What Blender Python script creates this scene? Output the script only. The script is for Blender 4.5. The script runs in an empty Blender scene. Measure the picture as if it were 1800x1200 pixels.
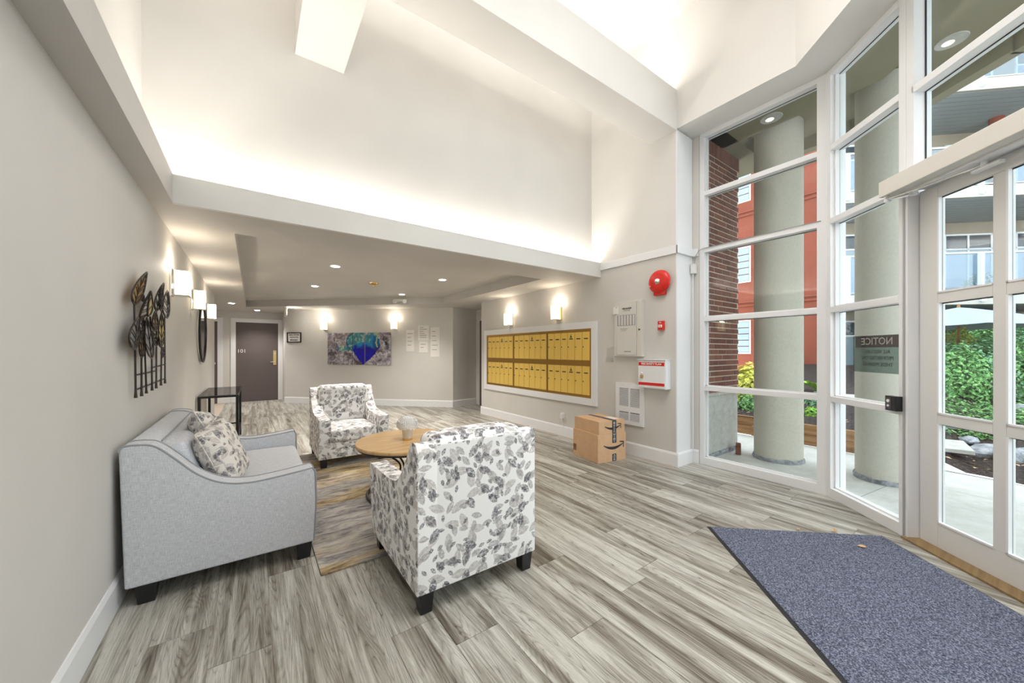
import bpy, bmesh, math, random
from mathutils import Vector, Matrix, noise
random.seed(7)
C = bpy.context.scene.collection
PI = math.pi

# ------------------------------------------------------------------ camera
F, EYE, HY, YAW = 640.0, 1.3, 617.0, math.atan2(455, 640)
cam = bpy.data.cameras.new('camera'); camo = bpy.data.objects.new('camera', cam); C.objects.link(camo)
camo.location = (0, 0, EYE); camo.rotation_euler = (PI/2, 0, -YAW)
cam.sensor_width = 36; cam.lens = F/1800*36; cam.shift_y = 17/1800; cam.clip_start = .02; cam.clip_end = 300
bpy.context.scene.camera = camo

# ------------------------------------------------------------------ view, world, large lights
sc = bpy.context.scene
sc.view_settings.view_transform = 'Standard'; sc.view_settings.look = 'None'
sc.view_settings.gamma = 1; sc.view_settings.use_curve_mapping = False
sc.view_settings.exposure = 1.08
w = bpy.data.worlds.new('sky'); sc.world = w; w.use_nodes = True
wn = w.node_tree.nodes; wn.clear()
o_ = wn.new('ShaderNodeOutputWorld'); b_ = wn.new('ShaderNodeBackground')
b_.inputs[0].default_value = (.86, .93, 1, 1); b_.inputs[1].default_value = 1.75
w.node_tree.links.new(b_.outputs[0], o_.inputs[0])

def area(name, loc, rot, sx, sy, watts, col=(1, 1, 1), spread=180):
    l = bpy.data.lights.new(name, 'AREA'); l.shape = 'RECTANGLE'; l.size = sx; l.size_y = sy
    l.energy = watts; l.color = col; l.spread = math.radians(spread)
    o = bpy.data.objects.new(name, l); o.location = loc; o.rotation_euler = rot; C.objects.link(o); return o
UP = (PI, 0, 0)
WARM = (1, .95, .88)
area('cove_light', (1.65, 3.45, 2.46), UP, 4.3, .06, 7, WARM)
area('cove_light', (-.54, .9, 2.46), UP, .06, 4.8, 3.5, WARM)
area('cove_light', (1.6, 2.43, 4.22), UP, 4.3, .10, 17, (1, .96, .9))
area('overhead_fill', (1.9, -.5, 5.0), (0, 0, 0), 3.0, 4.4, 66, (1, .985, .97), 130)  # unseen fill lamp added under the high ceiling to brighten the lobby

# ------------------------------------------------------------------ materials
def mat(name, col=(.8, .8, .8), rough=.5, metal=0, spec=.5, emit=None, es=1.0):
    m = bpy.data.materials.new(name); m.use_nodes = True
    p = m.node_tree.nodes['Principled BSDF']
    p.inputs['Base Color'].default_value = (*col, 1); p.inputs['Roughness'].default_value = rough
    p.inputs['Metallic'].default_value = metal; p.inputs['Specular IOR Level'].default_value = spec
    if emit: p.inputs['Emission Color'].default_value = (*emit, 1); p.inputs['Emission Strength'].default_value = es
    return m
class NT:
    def __init__(s, m): s.m = m; s.t = m.node_tree; s.p = s.t.nodes['Principled BSDF']
    def n(s, typ, **kw):
        nd = s.t.nodes.new('ShaderNode'+typ)
        for k, v in kw.items():
            if k.startswith('i_'):
                key = k[2:]; nd.inputs[int(key) if key.isdigit() else key.replace('_', ' ')].default_value = v
            else: setattr(nd, k, v)
        return nd
    def l(s, a, b): s.t.links.new(a, b)
    def math(s, op, a, b=None, c=None, clamp=False):
        nd = s.n('Math', operation=op, use_clamp=clamp)
        for i, v in enumerate((a, b, c)):
            if v is None: continue
            if isinstance(v, (int, float)): nd.inputs[i].default_value = v
            else: s.l(v, nd.inputs[i])
        return nd.outputs[0]
    def ramp(s, fac, stops, interp='LINEAR'):
        r = s.n('ValToRGB'); r.color_ramp.interpolation = interp; e = r.color_ramp.elements
        while len(e) > 1: e.remove(e[-1])
        e[0].position = stops[0][0]; e[0].color = (*stops[0][1], 1)
        for p_, c_ in stops[1:]: x = e.new(p_); x.color = (*c_, 1)
        s.l(fac, r.inputs[0]); return r.outputs[0]
    def mix(s, fac, a, b, mode='MIX'):
        nd = s.n('Mix', data_type='RGBA', blend_type=mode)
        for i, v in ((0, fac), (6, a), (7, b)):
            if isinstance(v, (int, float)): nd.inputs[i].default_value = v
            elif isinstance(v, tuple): nd.inputs[i].default_value = (*v, 1)
            else: s.l(v, nd.inputs[i])
        return nd.outputs[2]
    def pos(s, scale=(1, 1, 1), rot=(0, 0, 0), src='pos'):
        if src == 'pos': o = s.n('NewGeometry').outputs['Position']
        elif src == 'uv': o = s.n('TexCoord').outputs['UV']
        else: o = s.n('TexCoord').outputs['Object']
        mp = s.n('Mapping'); mp.inputs['Scale'].default_value = scale; mp.inputs['Rotation'].default_value = rot
        s.l(o, mp.inputs[0]); return mp.outputs[0]
    def noise(s, vec, scale, detail=3, rough=.5, dist=0):
        nd = s.n('TexNoise', i_Scale=scale, i_Detail=detail, i_Roughness=rough, i_Distortion=dist)
        s.l(vec, nd.inputs['Vector']); return nd.outputs['Fac']
    def bump(s, h, strength=.2, dist=.01):
        b = s.n('Bump', i_Strength=strength, i_Distance=dist); s.l(h, b.inputs['Height']); s.l(b.outputs[0], s.p.inputs['Normal'])
    def col(s, c): s.l(c, s.p.inputs['Base Color'])

def paint(name, col, var=.04, rough=.65, bump=.05, scale=60):
    m = mat(name, col, rough, spec=.25); t = NT(m); v = t.pos()
    a = t.noise(v, 1.3, 2); dark = tuple(c*(1-var) for c in col); lite = tuple(min(1, c*(1+var)) for c in col)
    t.col(t.ramp(a, [(.3, dark), (.7, lite)])); t.bump(t.noise(v, scale, 3), bump, .004); return m
M = {}
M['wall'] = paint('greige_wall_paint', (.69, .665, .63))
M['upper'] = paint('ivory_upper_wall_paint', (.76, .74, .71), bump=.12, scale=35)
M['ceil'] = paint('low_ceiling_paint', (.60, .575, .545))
M['white'] = paint('white_trim_paint', (.86, .86, .87), .02, .35, .01)
M['alu'] = paint('white_aluminium', (.84, .84, .85), .03, .3, .01)
M['alu_door'] = paint('door_aluminium', (.76, .75, .73), .04, .35, .01)
M['dark'] = mat('black_lacquer', (.012, .012, .014), .3)
M['gasket'] = mat('black_rubber_gasket', (.02, .02, .022), .6)
M['chrome'] = mat('polished_chrome', (.75, .74, .72), .12, 1)
M['brass'] = mat('worn_brass', (.75, .55, .25), .25, 1)
M['doorpaint'] = paint('taupe_door_paint', (.145, .118, .115), .05, .4, .02)
M['red'] = mat('red_enamel', (.72, .02, .012), .25)
M['paper'] = paint('paper', (.86, .83, .79), .02, .8)
M['ink'] = mat('black_ink', (.03, .03, .035), .7)
M['greyink'] = mat('grey_ink', (.3, .29, .28), .7)
M['plastic'] = mat('white_plastic', (.82, .81, .78), .4)
M['beigemetal'] = paint('beige_enamelled_steel', (.72, .69, .64), .02, .4, .01)
M['concrete'] = None

def wood_floor():
    m = mat('grey_oak_vinyl_plank', (.3, .28, .25), .42, spec=.32); t = NT(m)
    g = t.n('NewGeometry').outputs['Position']; rnd = t.n('ObjectInfo').outputs['Random']
    off = t.n('CombineXYZ'); t.l(t.math('MULTIPLY', rnd, 37.0), off.inputs[0]); t.l(t.math('MULTIPLY', rnd, 91.0), off.inputs[1])
    add = t.n('VectorMath', operation='ADD'); t.l(g, add.inputs[0]); t.l(off.outputs[0], add.inputs[1])
    def mp(sx, sy):
        q = t.n('Mapping'); q.inputs['Scale'].default_value = (sx, sy, 1); t.l(add.outputs[0], q.inputs[0]); return q.outputs[0]
    broad = t.noise(mp(9, .55), 1.6, 4, .6, .3)
    # cathedral grain: contour lines of a stretched smooth field
    field = t.noise(mp(8, .6), 1.0, 2.0, .45, .35)
    wv = t.math('FRACT', t.math('MULTIPLY', field, 34.0))
    tri = t.math('ABSOLUTE', t.math('SUBTRACT', t.math('MULTIPLY', wv, 2), 1))
    fine = t.noise(mp(110, 3), 1.0, 4, .7)
    val = t.math('ADD', t.math('MULTIPLY', broad, .95), t.math('ADD', t.math('MULTIPLY', tri, .07), t.math('MULTIPLY', fine, .46)))
    val = t.math('ADD', val, t.math('MULTIPLY', t.math('SUBTRACT', rnd, .5), .13))
    c = t.ramp(val, [(.42, (.052, .038, .028)), (.56, (.15, .126, .098)), (.72, (.34, .32, .275)), (.90, (.58, .57, .515))])
    ln = t.ramp(tri, [(.0, (.52, .50, .48)), (.22, (1, 1, 1))]); brk = t.ramp(t.noise(mp(40, 2.5), 1, 3, .7), [(.42, (0, 0, 0)), (.6, (1, 1, 1))])
    pore = t.ramp(t.noise(mp(260, 9), 1, 3, .8), [(.36, (.62, .60, .58)), (.47, (1, 1, 1))])
    c = t.mix(brk, c, t.mix(1.0, c, ln, 'MULTIPLY')); c = t.mix(.8, c, pore, 'MULTIPLY')
    t.col(c); t.bump(t.math('ADD', tri, fine), .12, .002)
    t.l(t.math('ADD', t.math('MULTIPLY', fine, .2), .27), t.p.inputs['Roughness']); return m
M['plank'] = wood_floor()

def floral(name, k=1.0, base=(.93, .915, .90)):
    """white cotton print scattered with grey and charcoal leaves (UV in metres)"""
    m = mat(name, base, .85, spec=.2); t = NT(m); uv = t.n('TexCoord').outputs['UV']
    colr = t.mix(1.0, base, base)
    def layer(prev, scale, ax, ay, color, edge, thr_keep, seed, mott):
        mp = t.n('Mapping'); mp.inputs['Location'].default_value = (seed*.37, seed*.71, 0); mp.inputs['Scale'].default_value = (scale*k,)*3
        t.l(uv, mp.inputs[0])
        vo = t.n('TexVoronoi', voronoi_dimensions='2D', i_Scale=1.0, i_Randomness=.9); t.l(mp.outputs[0], vo.inputs['Vector'])
        d = t.n('VectorMath', operation='SUBTRACT'); t.l(mp.outputs[0], d.inputs[0]); t.l(vo.outputs['Position'], d.inputs[1])
        sep = t.n('SeparateColor'); t.l(vo.outputs['Color'], sep.inputs[0])
        rot = t.n('VectorRotate', rotation_type='Z_AXIS'); t.l(d.outputs[0], rot.inputs['Vector'])
        t.l(t.math('MULTIPLY', sep.outputs[0], 6.283), rot.inputs['Angle'])
        sx = t.n('SeparateXYZ'); t.l(rot.outputs[0], sx.inputs[0])
        x = t.math('DIVIDE', sx.outputs[0], ax); y = t.math('ABSOLUTE', t.math('DIVIDE', sx.outputs[1], ay))
        lens = t.math('SUBTRACT', t.math('SUBTRACT', 1.0, t.math('MULTIPLY', x, x)), y)      # > 0 inside a pointed leaf
        nz = t.noise(mp.outputs[0], 9.0, 3, .7)
        lens = t.math('ADD', lens, t.math('MULTIPLY', t.math('SUBTRACT', nz, .5), edge))
        mask = t.math('GREATER_THAN', lens, 0.0)
        keep = t.math('GREATER_THAN', sep.outputs[1], thr_keep)
        vein = t.math('GREATER_THAN', t.math('ADD', y, t.math('MULTIPLY', nz, .08)), .10)
        mk = t.math('MULTIPLY', t.math('MULTIPLY', mask, keep), t.math('ADD', t.math('MULTIPLY', vein, .45), .55))
        mm = t.math('MULTIPLY', mk, t.ramp(t.noise(mp.outputs[0], 5.0, 4, .75), [(.35, (mott,)*3), (.6, (1, 1, 1))]))
        return t.mix(mm, prev, color)
    c = layer(colr, 11, .54, .24, (.56, .52, .50), .5, .10, 1, .4)
    c = layer(c, 14, .50, .22, (.40, .375, .37), .7, .30, 5, .25)
    c = layer(c, 11, .46, .23, (.13, .125, .14), .95, .48, 9, .15)
    c = layer(c, 21, .42, .2, (.09, .085, .105), 1.0, .58, 13, .2)
    t.col(c); t.bump(t.noise(uv, 500, 2), .15, .002); return m
M['floral'] = floral('floral_print_cotton'); M['floral_small'] = floral('floral_print_cushion', 1.25, (.80, .75, .69))

def linen():
    m = mat('pale_grey_linen', (.45, .46, .49), .9, spec=.15); t = NT(m); uv = t.n('TexCoord').outputs['UV']
    def st(a, b):
        q = t.n('Mapping'); q.inputs['Scale'].default_value = (a, b, 1); t.l(uv, q.inputs[0]); return t.noise(q.outputs[0], 1, 3, .7)
    v = t.math('ADD', t.math('MULTIPLY', st(30, 420), .5), t.math('MULTIPLY', st(420, 30), .5))
    t.col(t.ramp(v, [(.36, (.46, .47, .50)), (.5, (.64, .65, .685)), (.64, (.82, .83, .86))])); t.bump(v, .25, .002); return m
M['linen'] = linen()
M['piping'] = mat('grey_piping', (.34, .35, .37), .8)

def rug():
    m = mat('abstract_rug', (.4, .35, .3), .95, spec=.1); t = NT(m)
    a = t.noise(t.pos((1.9, 6.5, 1)), 1.6, 6, .72, .8); b = t.noise(t.pos((.35, 1.6, 1)), 1.6, 3, .5, .5); f = t.noise(t.pos((14, 60, 1)), 1, 3, .8)
    v = t.math('ADD', a, t.math('MULTIPLY', t.math('SUBTRACT', f, .5), .35))
    gold = t.ramp(v, [(.34, (.17, .125, .09)), (.44, (.36, .26, .15)), (.55, (.56, .44, .26)), (.66, (.66, .58, .44))])
    grey = t.ramp(v, [(.34, (.15, .135, .13)), (.46, (.32, .30, .285)), (.58, (.50, .46, .41)), (.7, (.60, .56, .50))])
    k = t.ramp(b, [(.44, (0, 0, 0)), (.54, (1, 1, 1))])
    t.col(t.mix(k, gold, grey)); t.bump(f, .5, .004); return m
M['rug'] = rug()
def speck(name, stops, scale, rough=.95, bump=.5, dist=.003):
    m = mat(name, stops[0][1], rough, spec=.1); t = NT(m); v = t.pos()
    n_ = t.noise(v, scale, 4, .75); t.col(t.ramp(n_, stops)); t.bump(n_, bump, dist); return m
M['mat'] = speck('blue_grey_entrance_carpet', [(.38, (.035, .038, .06)), (.5, (.115, .125, .175)), (.64, (.34, .365, .46))], 150)
M['concrete'] = speck('pale_concrete', [(.3, (.44, .43, .40)), (.55, (.56, .55, .51)), (.75, (.64, .63, .60))], 9, .85, .1)
M['pave'] = speck('concrete_paving', [(.3, (.50, .49, .46)), (.6, (.62, .61, .58))], 4, .8, .1)
M['stucco'] = speck('olive_beige_stucco', [(.3, (.56, .535, .46)), (.6, (.62, .59, .51))], 40, .9, .1)
M['soffit'] = speck('olive_soffit_paint', [(.3, (.26, .235, .16)), (.7, (.29, .26, .18))], 2, .9, .05)
M['redwall'] = speck('terracotta_stucco', [(.3, (.235, .062, .038)), (.7, (.28, .078, .05))], 3, .9, .05)
M['beigewall'] = speck('beige_stucco', [(.3, (.36, .30, .22)), (.7, (.42, .345, .26))], 3, .9, .05)
M['soil'] = speck('dark_bark_mulch', [(.35, (.022, .017, .016)), (.55, (.07, .055, .05)), (.72, (.20, .16, .14))], 28, 1, 1, .03)
M['stone'] = speck('grey_boulder', [(.3, (.14, .15, .17)), (.6, (.42, .43, .46))], 14, .9, .6, .02)
M['card'] = speck('brown_cardboard', [(.3, (.66, .42, .25)), (.7, (.74, .49, .30))], 12, .8, .05)
M['tape'] = mat('printed_black_tape', (.04, .045, .06), .35)
M['mortar'] = mat('pale_mortar', (.62, .52, .42), .95)
def brickm():
    m = mat('dark_red_brick', (.2, .06, .04), .9); t = NT(m); r = t.n('ObjectInfo').outputs['Random']
    c = t.ramp(r, [(0, (.13, .038, .026)), (.5, (.19, .058, .038)), (1, (.27, .09, .055))]); n_ = t.noise(t.pos(), 60, 3, .7)
    t.col(t.mix(.35, c, t.ramp(n_, [(.3, (.05, .02, .015)), (.7, (.32, .12, .08))]))); t.bump(n_, .4, .004); return m
M['brick'] = brickm()
def woodm(name, stops, sc_=(3, 30, 30), rough=.4):
    m = mat(name, stops[0][1], rough); t = NT(m); n_ = t.noise(t.pos(sc_, src='obj'), 1, 4, .6, .6)
    t.col(t.ramp(n_, stops)); return m
M['tabletop'] = woodm('honey_oak', [(.3, (.56, .34, .14)), (.5, (.68, .44, .20)), (.7, (.76, .53, .28))], (2.5, 26, 3), .35)
M['timber'] = woodm('weathered_timber', [(.3, (.16, .075, .03)), (.5, (.30, .15, .06)), (.7, (.42, .24, .11))], (14, 1.2, 14), .8)
M['sillwood'] = woodm('oak_threshold', [(.3, (.20, .125, .05)), (.7, (.33, .22, .10))], (2, 40, 10), .5)
M['gold'] = mat('gold_anodised_aluminium', (.80, .53, .12), .33, .85)
M['gold_dull'] = mat('brown_gold_anodised_aluminium', (.40, .22, .05), .35, .8)
M['gold_door'] = mat('golden_mailbox_door', (.95, .66, .15), .4, .35)
M['smoke'] = mat('smoked_glass', (.08, .075, .08), .05, 0, .8)
M['led'] = mat('led_diffuser', (1, .95, .88), .5, emit=(1, .94, .84), es=14)
M['soffitlamp'] = mat('soffit_lamp_lens', (1, .9, .7), .5, emit=(1, .86, .6), es=1.2)
M['shade'] = mat('opal_glass_shade', (.95, .9, .8), .4, emit=(1, .88, .64), es=.8)
M['leafg'] = None
def leafm(name, a, b, c):
    m = mat(name, a, .55, spec=.3); t = NT(m); v = t.noise(t.pos(), 22, 2, .8)
    t.col(t.ramp(v, [(.35, a), (.5, b), (.65, c)])); return m
M['leaf_green'] = leafm('green_leaf', (.035, .13, .035), (.13, .34, .09), (.40, .62, .24))
M['leaf_blue'] = leafm('cool_green_leaf', (.04, .13, .07), (.15, .36, .18), (.44, .64, .40))
M['leaf_yellow'] = leafm('yellow_variegated_leaf', (.35, .42, .04), (.70, .66, .08), (.85, .82, .30))
M['leaf_lime'] = leafm('lime_leaf', (.12, .34, .02), (.28, .56, .05), (.45, .72, .12))
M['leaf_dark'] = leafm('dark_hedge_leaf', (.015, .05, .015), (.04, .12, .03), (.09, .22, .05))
M['leaf_dry'] = mat('dry_leaf', (.62, .42, .24), .8)
M['petal'] = mat('white_petal', (.95, .93, .90), .6)
M['umbrella'] = mat('pale_blue_canvas', (.36, .42, .56), .8)
M['padding'] = paint('grey_siding', (.27, .29, .285), .05, .5)
def glassm(name, tint=(.93, .96, .95), refl=.06, rough=0):
    m = bpy.data.materials.new(name); m.use_nodes = True; nt = m.node_tree; nt.nodes.clear()
    o = nt.nodes.new('ShaderNodeOutputMaterial'); mx = nt.nodes.new('ShaderNodeMixShader')
    tr = nt.nodes.new('ShaderNodeBsdfTransparent'); gl = nt.nodes.new('ShaderNodeBsdfGlossy')
    tr.inputs[0].default_value = (*tint, 1); gl.inputs['Roughness'].default_value = rough
    fr = nt.nodes.new('ShaderNodeLayerWeight'); fr.inputs[0].default_value = .12
    mu = nt.nodes.new('ShaderNodeMath'); mu.operation = 'MULTIPLY_ADD'; mu.inputs[1].default_value = .35; mu.inputs[2].default_value = refl*.5
    nt.links.new(fr.outputs['Fresnel'], mu.inputs[0]); nt.links.new(mu.outputs[0], mx.inputs[0])
    nt.links.new(tr.outputs[0], mx.inputs[1]); nt.links.new(gl.outputs[0], mx.inputs[2]); nt.links.new(mx.outputs[0], o.inputs[0]); return m
M['glass'] = glassm('clear_window_glass')
M['rail_glass'] = glassm('blue_balcony_glass', (.62, .74, .84), .3)
M['sign_film'] = glassm('smoky_sign_film', (.50, .57, .54), .05)
M['sign_red'] = glassm('red_sign_film', (.62, .36, .33), .05)
M['sign_ink'] = glassm('dark_sign_film', (.45, .50, .47), .05)
M['window_far'] = mat('far_window_glass', (.30, .38, .44), .08, 0, .8)
M['window_dark'] = mat('dark_far_window_glass', (.05, .06, .07), .08, 0, .8)

# ------------------------------------------------------------------ geometry helpers
class MB:
    def __init__(s): s.v = []; s.f = []; s.mi = []; s.cur = 0
    def add(s, vs, fs):
        o = len(s.v); s.v += [tuple(v) for v in vs]; s.f += [tuple(i+o for i in f) for f in fs]; s.mi += [s.cur]*len(fs); return s
    def box(s, x0, x1, y0, y1, z0, z1):
        return s.add([(x0,y0,z0),(x1,y0,z0),(x1,y1,z0),(x0,y1,z0),(x0,y0,z1),(x1,y0,z1),(x1,y1,z1),(x0,y1,z1)],
                     [(0,3,2,1),(4,5,6,7),(0,1,5,4),(1,2,6,5),(2,3,7,6),(3,0,4,7)])
    def obox(s, p, ax, ay, az):      # corner p and three edge vectors
        p, ax, ay, az = map(Vector, (p, ax, ay, az))
        vs = [p, p+ax, p+ax+ay, p+ay]; vs += [v+az for v in vs]
        fs = [(0,3,2,1),(4,5,6,7),(0,1,5,4),(1,2,6,5),(2,3,7,6),(3,0,4,7)]
        if ax.cross(ay).dot(az) < 0: fs = [f[::-1] for f in fs]
        return s.add(vs, fs)
    def prism(s, poly, z0, z1):      # ccw polygon in xy
        n = len(poly); vs = [(x, y, z0) for x, y in poly]+[(x, y, z1) for x, y in poly]
        return s.add(vs, [tuple(range(n))[::-1], tuple(range(n, 2*n))]+[(i, (i+1) % n, (i+1) % n+n, i+n) for i in range(n)])
    def extr(s, poly, axis, a, b):   # 2D polygon extruded along an axis
        def P(u, v, w): return {'x': (w, u, v), 'y': (u, w, v), 'z': (u, v, w)}[axis]
        n = len(poly); vs = [P(u, v, a) for u, v in poly]+[P(u, v, b) for u, v in poly]
        fs = [tuple(range(n))[::-1], tuple(range(n, 2*n))]+[(i, (i+1) % n, (i+1) % n+n, i+n) for i in range(n)]
        return s.add(vs, fs)
    def cyl(s, p0, p1, r0, r1=None, n=24, caps=True):
        r1 = r0 if r1 is None else r1; p0, p1 = Vector(p0), Vector(p1); d = (p1-p0).normalized()
        a = d.orthogonal().normalized(); b = d.cross(a)
        vs = [p0+(a*math.cos(2*PI*i/n)+b*math.sin(2*PI*i/n))*r0 for i in range(n)]+[p1+(a*math.cos(2*PI*i/n)+b*math.sin(2*PI*i/n))*r1 for i in range(n)]
        fs = [(i, (i+1) % n, (i+1) % n+n, i+n) for i in range(n)]
        if caps: fs += [tuple(range(n))[::-1], tuple(range(n, 2*n))]
        return s.add(vs, fs)
    def tube(s, pts, r, n=8, closed=False):
        pts = [Vector(p) for p in pts]; m = len(pts); rings = []; prev = None
        for i, p in enumerate(pts):
            if closed: d = pts[(i+1) % m]-pts[i-1]
            else: d = pts[min(i+1, m-1)]-pts[max(i-1, 0)]
            d.normalize()
            a = d.orthogonal().normalized() if prev is None else (prev-d*prev.dot(d)).normalized()
            prev = a; b = d.cross(a); rr = r[i] if isinstance(r, (list, tuple)) else r
            rings.append([p+(a*math.cos(2*PI*k/n)+b*math.sin(2*PI*k/n))*rr for k in range(n)])
        vs = [v for R in rings for v in R]; fs = []
        for i in range(m if closed else m-1):
            j = (i+1) % m
            fs += [(i*n+k, i*n+(k+1) % n, j*n+(k+1) % n, j*n+k) for k in range(n)]
        if not closed: fs += [tuple(range(n))[::-1], tuple((m-1)*n+k for k in range(n))]
        return s.add(vs, fs)
    def lathe(s, prof, c=(0, 0, 0), n=32, M4=None):
        vs = []; fs = []
        for r, z in prof:
            for k in range(n):
                v = Vector((r*math.cos(2*PI*k/n), r*math.sin(2*PI*k/n), z))
                if M4: v = M4 @ v
                vs.append(v+Vector(c))
        for i in range(len(prof)-1): fs += [(i*n+k, i*n+(k+1) % n, (i+1)*n+(k+1) % n, (i+1)*n+k) for k in range(n)]
        fs += [tuple(range(n))[::-1], tuple((len(prof)-1)*n+k for k in range(n))]
        return s.add(vs, fs)
    def grid(s, fn, nu, nv):
        vs = [fn(i/nu, j/nv) for j in range(nv+1) for i in range(nu+1)]
        return s.add(vs, [(j*(nu+1)+i, j*(nu+1)+i+1, (j+1)*(nu+1)+i+1, (j+1)*(nu+1)+i) for j in range(nv) for i in range(nu)])
    def xf(s, M4): s.v = [tuple(M4 @ Vector(v)) for v in s.v]; return s
    def build(s, name, m, parent=None, bevel=0, seg=2, smooth=False, uv=False):
        me = bpy.data.meshes.new(name); me.from_pydata(s.v, [], s.f)
        ms = m if isinstance(m, (list, tuple)) else [m]
        for x in ms: me.materials.append(M[x] if isinstance(x, str) else x)
        me.polygons.foreach_set('material_index', s.mi) if len(ms) > 1 else None
        if bevel:
            bm = bmesh.new(); bm.from_mesh(me); bmesh.ops.recalc_face_normals(bm, faces=bm.faces)
            es = [e for e in bm.edges if len(e.link_faces) == 2 and e.calc_face_angle(0) > .5]
            bmesh.ops.bevel(bm, geom=es, offset=bevel, segments=seg, profile=.6, affect='EDGES', clamp_overlap=True)
            bm.to_mesh(me); bm.free()
        if smooth:
            me.polygons.foreach_set('use_smooth', [True]*len(me.polygons))
            try: me.set_sharp_from_angle(angle=math.radians(40))
            except Exception: pass
        if uv:
            l = me.uv_layers.new(name='UVMap')
            for p in me.polygons:
                n_ = p.normal; ax = max(range(3), key=lambda i: abs(n_[i]))
                for li in p.loop_indices:
                    v = me.vertices[me.loops[li].vertex_index].co
                    l.data[li].uv = ((v.y+.31, v.z), (v.x, v.z), (v.x, v.y+.17))[ax]
        me.update(); o = bpy.data.objects.new(name, me); C.objects.link(o)
        if parent: o.parent = parent
        return o
def tag(o, label=None, cat=None, group=None, kind=None):
    if label: o['label'] = label
    if cat: o['category'] = cat
    if group: o['group'] = group
    if kind: o['kind'] = kind
    return o
def empty(name, loc=(0, 0, 0), rz=0, label=None, cat=None, group=None):
    o = bpy.data.objects.new(name, None); C.objects.link(o); o.location = loc; o.rotation_euler.z = rz; o.empty_display_size = .1
    return tag(o, label, cat, group)
def struct(o, label=None): o['kind'] = 'structure'; return tag(o, label) if label else o
def copy_tree(o, parent=None):
    c = o.copy(); C.objects.link(c); c.parent = parent
    for ch in list(o.children): copy_tree(ch, c)
    return c
def text(name, s, size, m, parent, Mx, extr=.0008, align='CENTER', bold=0, sx=1):
    cu = bpy.data.curves.new(name, 'FONT'); cu.body = s; cu.size = size; cu.extrude = extr; cu.align_x = align; cu.align_y = 'CENTER'; cu.offset = bold; cu.resolution_u = 3
    to = bpy.data.objects.new(name+'_tmp', cu); C.objects.link(to)
    bpy.context.view_layer.update()
    me = bpy.data.meshes.new_from_object(to.evaluated_get(bpy.context.evaluated_depsgraph_get()))
    bpy.data.objects.remove(to); me.transform(Mx @ Matrix.Diagonal((sx, 1, 1, 1))); me.materials.clear(); me.materials.append(M[m] if isinstance(m, str) else m)
    o = bpy.data.objects.new(name, me); C.objects.link(o); o.parent = parent; return o
def frame_mx(origin, right, up):     # local x->right, y->up, z->normal
    r = Vector(right).normalized(); u = Vector(up).normalized(); n_ = r.cross(u)
    return Matrix(((r.x, u.x, n_.x, origin[0]), (r.y, u.y, n_.y, origin[1]), (r.z, u.z, n_.z, origin[2]), (0, 0, 0, 1)))

# ------------------------------------------------------------------ the setting
XL, XR = -.57, 3.88          # left wall, mailbox wall
YE = 2.27                    # end of the mailbox wall
YF, YU = 3.352, 3.526        # fascia of the low ceiling, upper back wall
ZC, ZT = 2.31, 5.06          # low ceiling, high ceiling
K = Vector((4.215, 1.04, 0)); DW = Vector((-.674, -.739, 0)); NO = Vector((.739, -.674, 0)); NI = -NO
DIAG0, DIAG1 = Vector((.65, 10.78, 0)), Vector((3.77, 7.66, 0))

# floor with every plank on it
floor = struct(MB().prism([(-3.2, -4.6), (-.3, -4.6), (4.26, .99), (4.26, 2.2), (5.2, 2.3), (5.2, 8.5), (3.5, 12.2), (-3.2, 12.2)], -.08, -.004).build('floor', 'mortar'))
floor['label'] = 'grey oak look plank floor'
def clip(poly, nx, ny, d):           # keep nx*x+ny*y <= d
    out = []
    for i, p in enumerate(poly):
        q = poly[(i+1) % len(poly)]; a = nx*p[0]+ny*p[1]-d; b = nx*q[0]+ny*q[1]-d
        if a <= 0: out.append(p)
        if a*b < 0: t = a/(a-b); out.append((p[0]+t*(q[0]-p[0]), p[1]+t*(q[1]-p[1])))
    return out
W, X0 = .2215, -.375
joints = {1: 2.226, 2: 1.933, 4: 1.388, 6: 1.456, 8: 1.19, 9: 1.70, 10: 1.26}
rest = MB(); LEN = 1.22; npl = 0
for k in range(0, 25):
    xa = X0+W*(k-1); xb = xa+W
    y = joints.get(k, random.uniform(0, LEN)) - LEN*8
    while y < 11.6:
        a, b = y, y+LEN; y = b
        if b < -3.0: continue
        g = .0013
        poly = [(max(xa, XL)+g, a+g), (xb-g, a+g), (xb-g, b-g), (max(xa, XL)+g, b-g)]
        if xa < XL-.05 and False: continue
        dcl = K.dot(NO)+.10
        poly = clip(poly, NO.x, NO.y, dcl)
        if xb > XR:
            lim = 4.26 if a < YE else 5.0
            poly = clip(poly, 1, 0, lim) if poly else poly
            if poly and a < YE < b: poly = clip(poly, 0, 1, YE)
            if poly and a >= YE and b < 6.56: continue
            if poly and a >= YE and a < 6.56: poly = clip(poly, 0, -1, -6.56)
        if a < -3.0+1e-3: poly = clip(poly, 0, -1, 3.0) if poly else poly
        if not poly or len(poly) < 3: continue
        A = sum(poly[i][0]*poly[(i+1) % len(poly)][1]-poly[(i+1) % len(poly)][0]*poly[i][1] for i in range(len(poly)))/2
        if A < .003: continue
        vis = b > -.2 and a < 8.4
        if vis and npl < 290: MB().prism(poly, -.006, 0).build('floor_plank', 'plank', floor); npl += 1
        else: rest.prism(poly, -.006, 0)
tag(rest.build('floor_planks_beyond', 'plank', floor), kind='stuff')

T = .14
wl = struct(MB().box(XL-T, XL, -3, 8.48, 0, ZC+.02).build('wall_left', 'wall'))
struct(MB().box(XL-T-.04, -.627, -3, 3.7, ZC+.02, ZT).build('wall_upper_left', 'upper'))
struct(MB().box(-.66, XR+.1, YU, YU+.15, ZC+.08, ZT).build('wall_upper_back', 'upper'))
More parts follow.
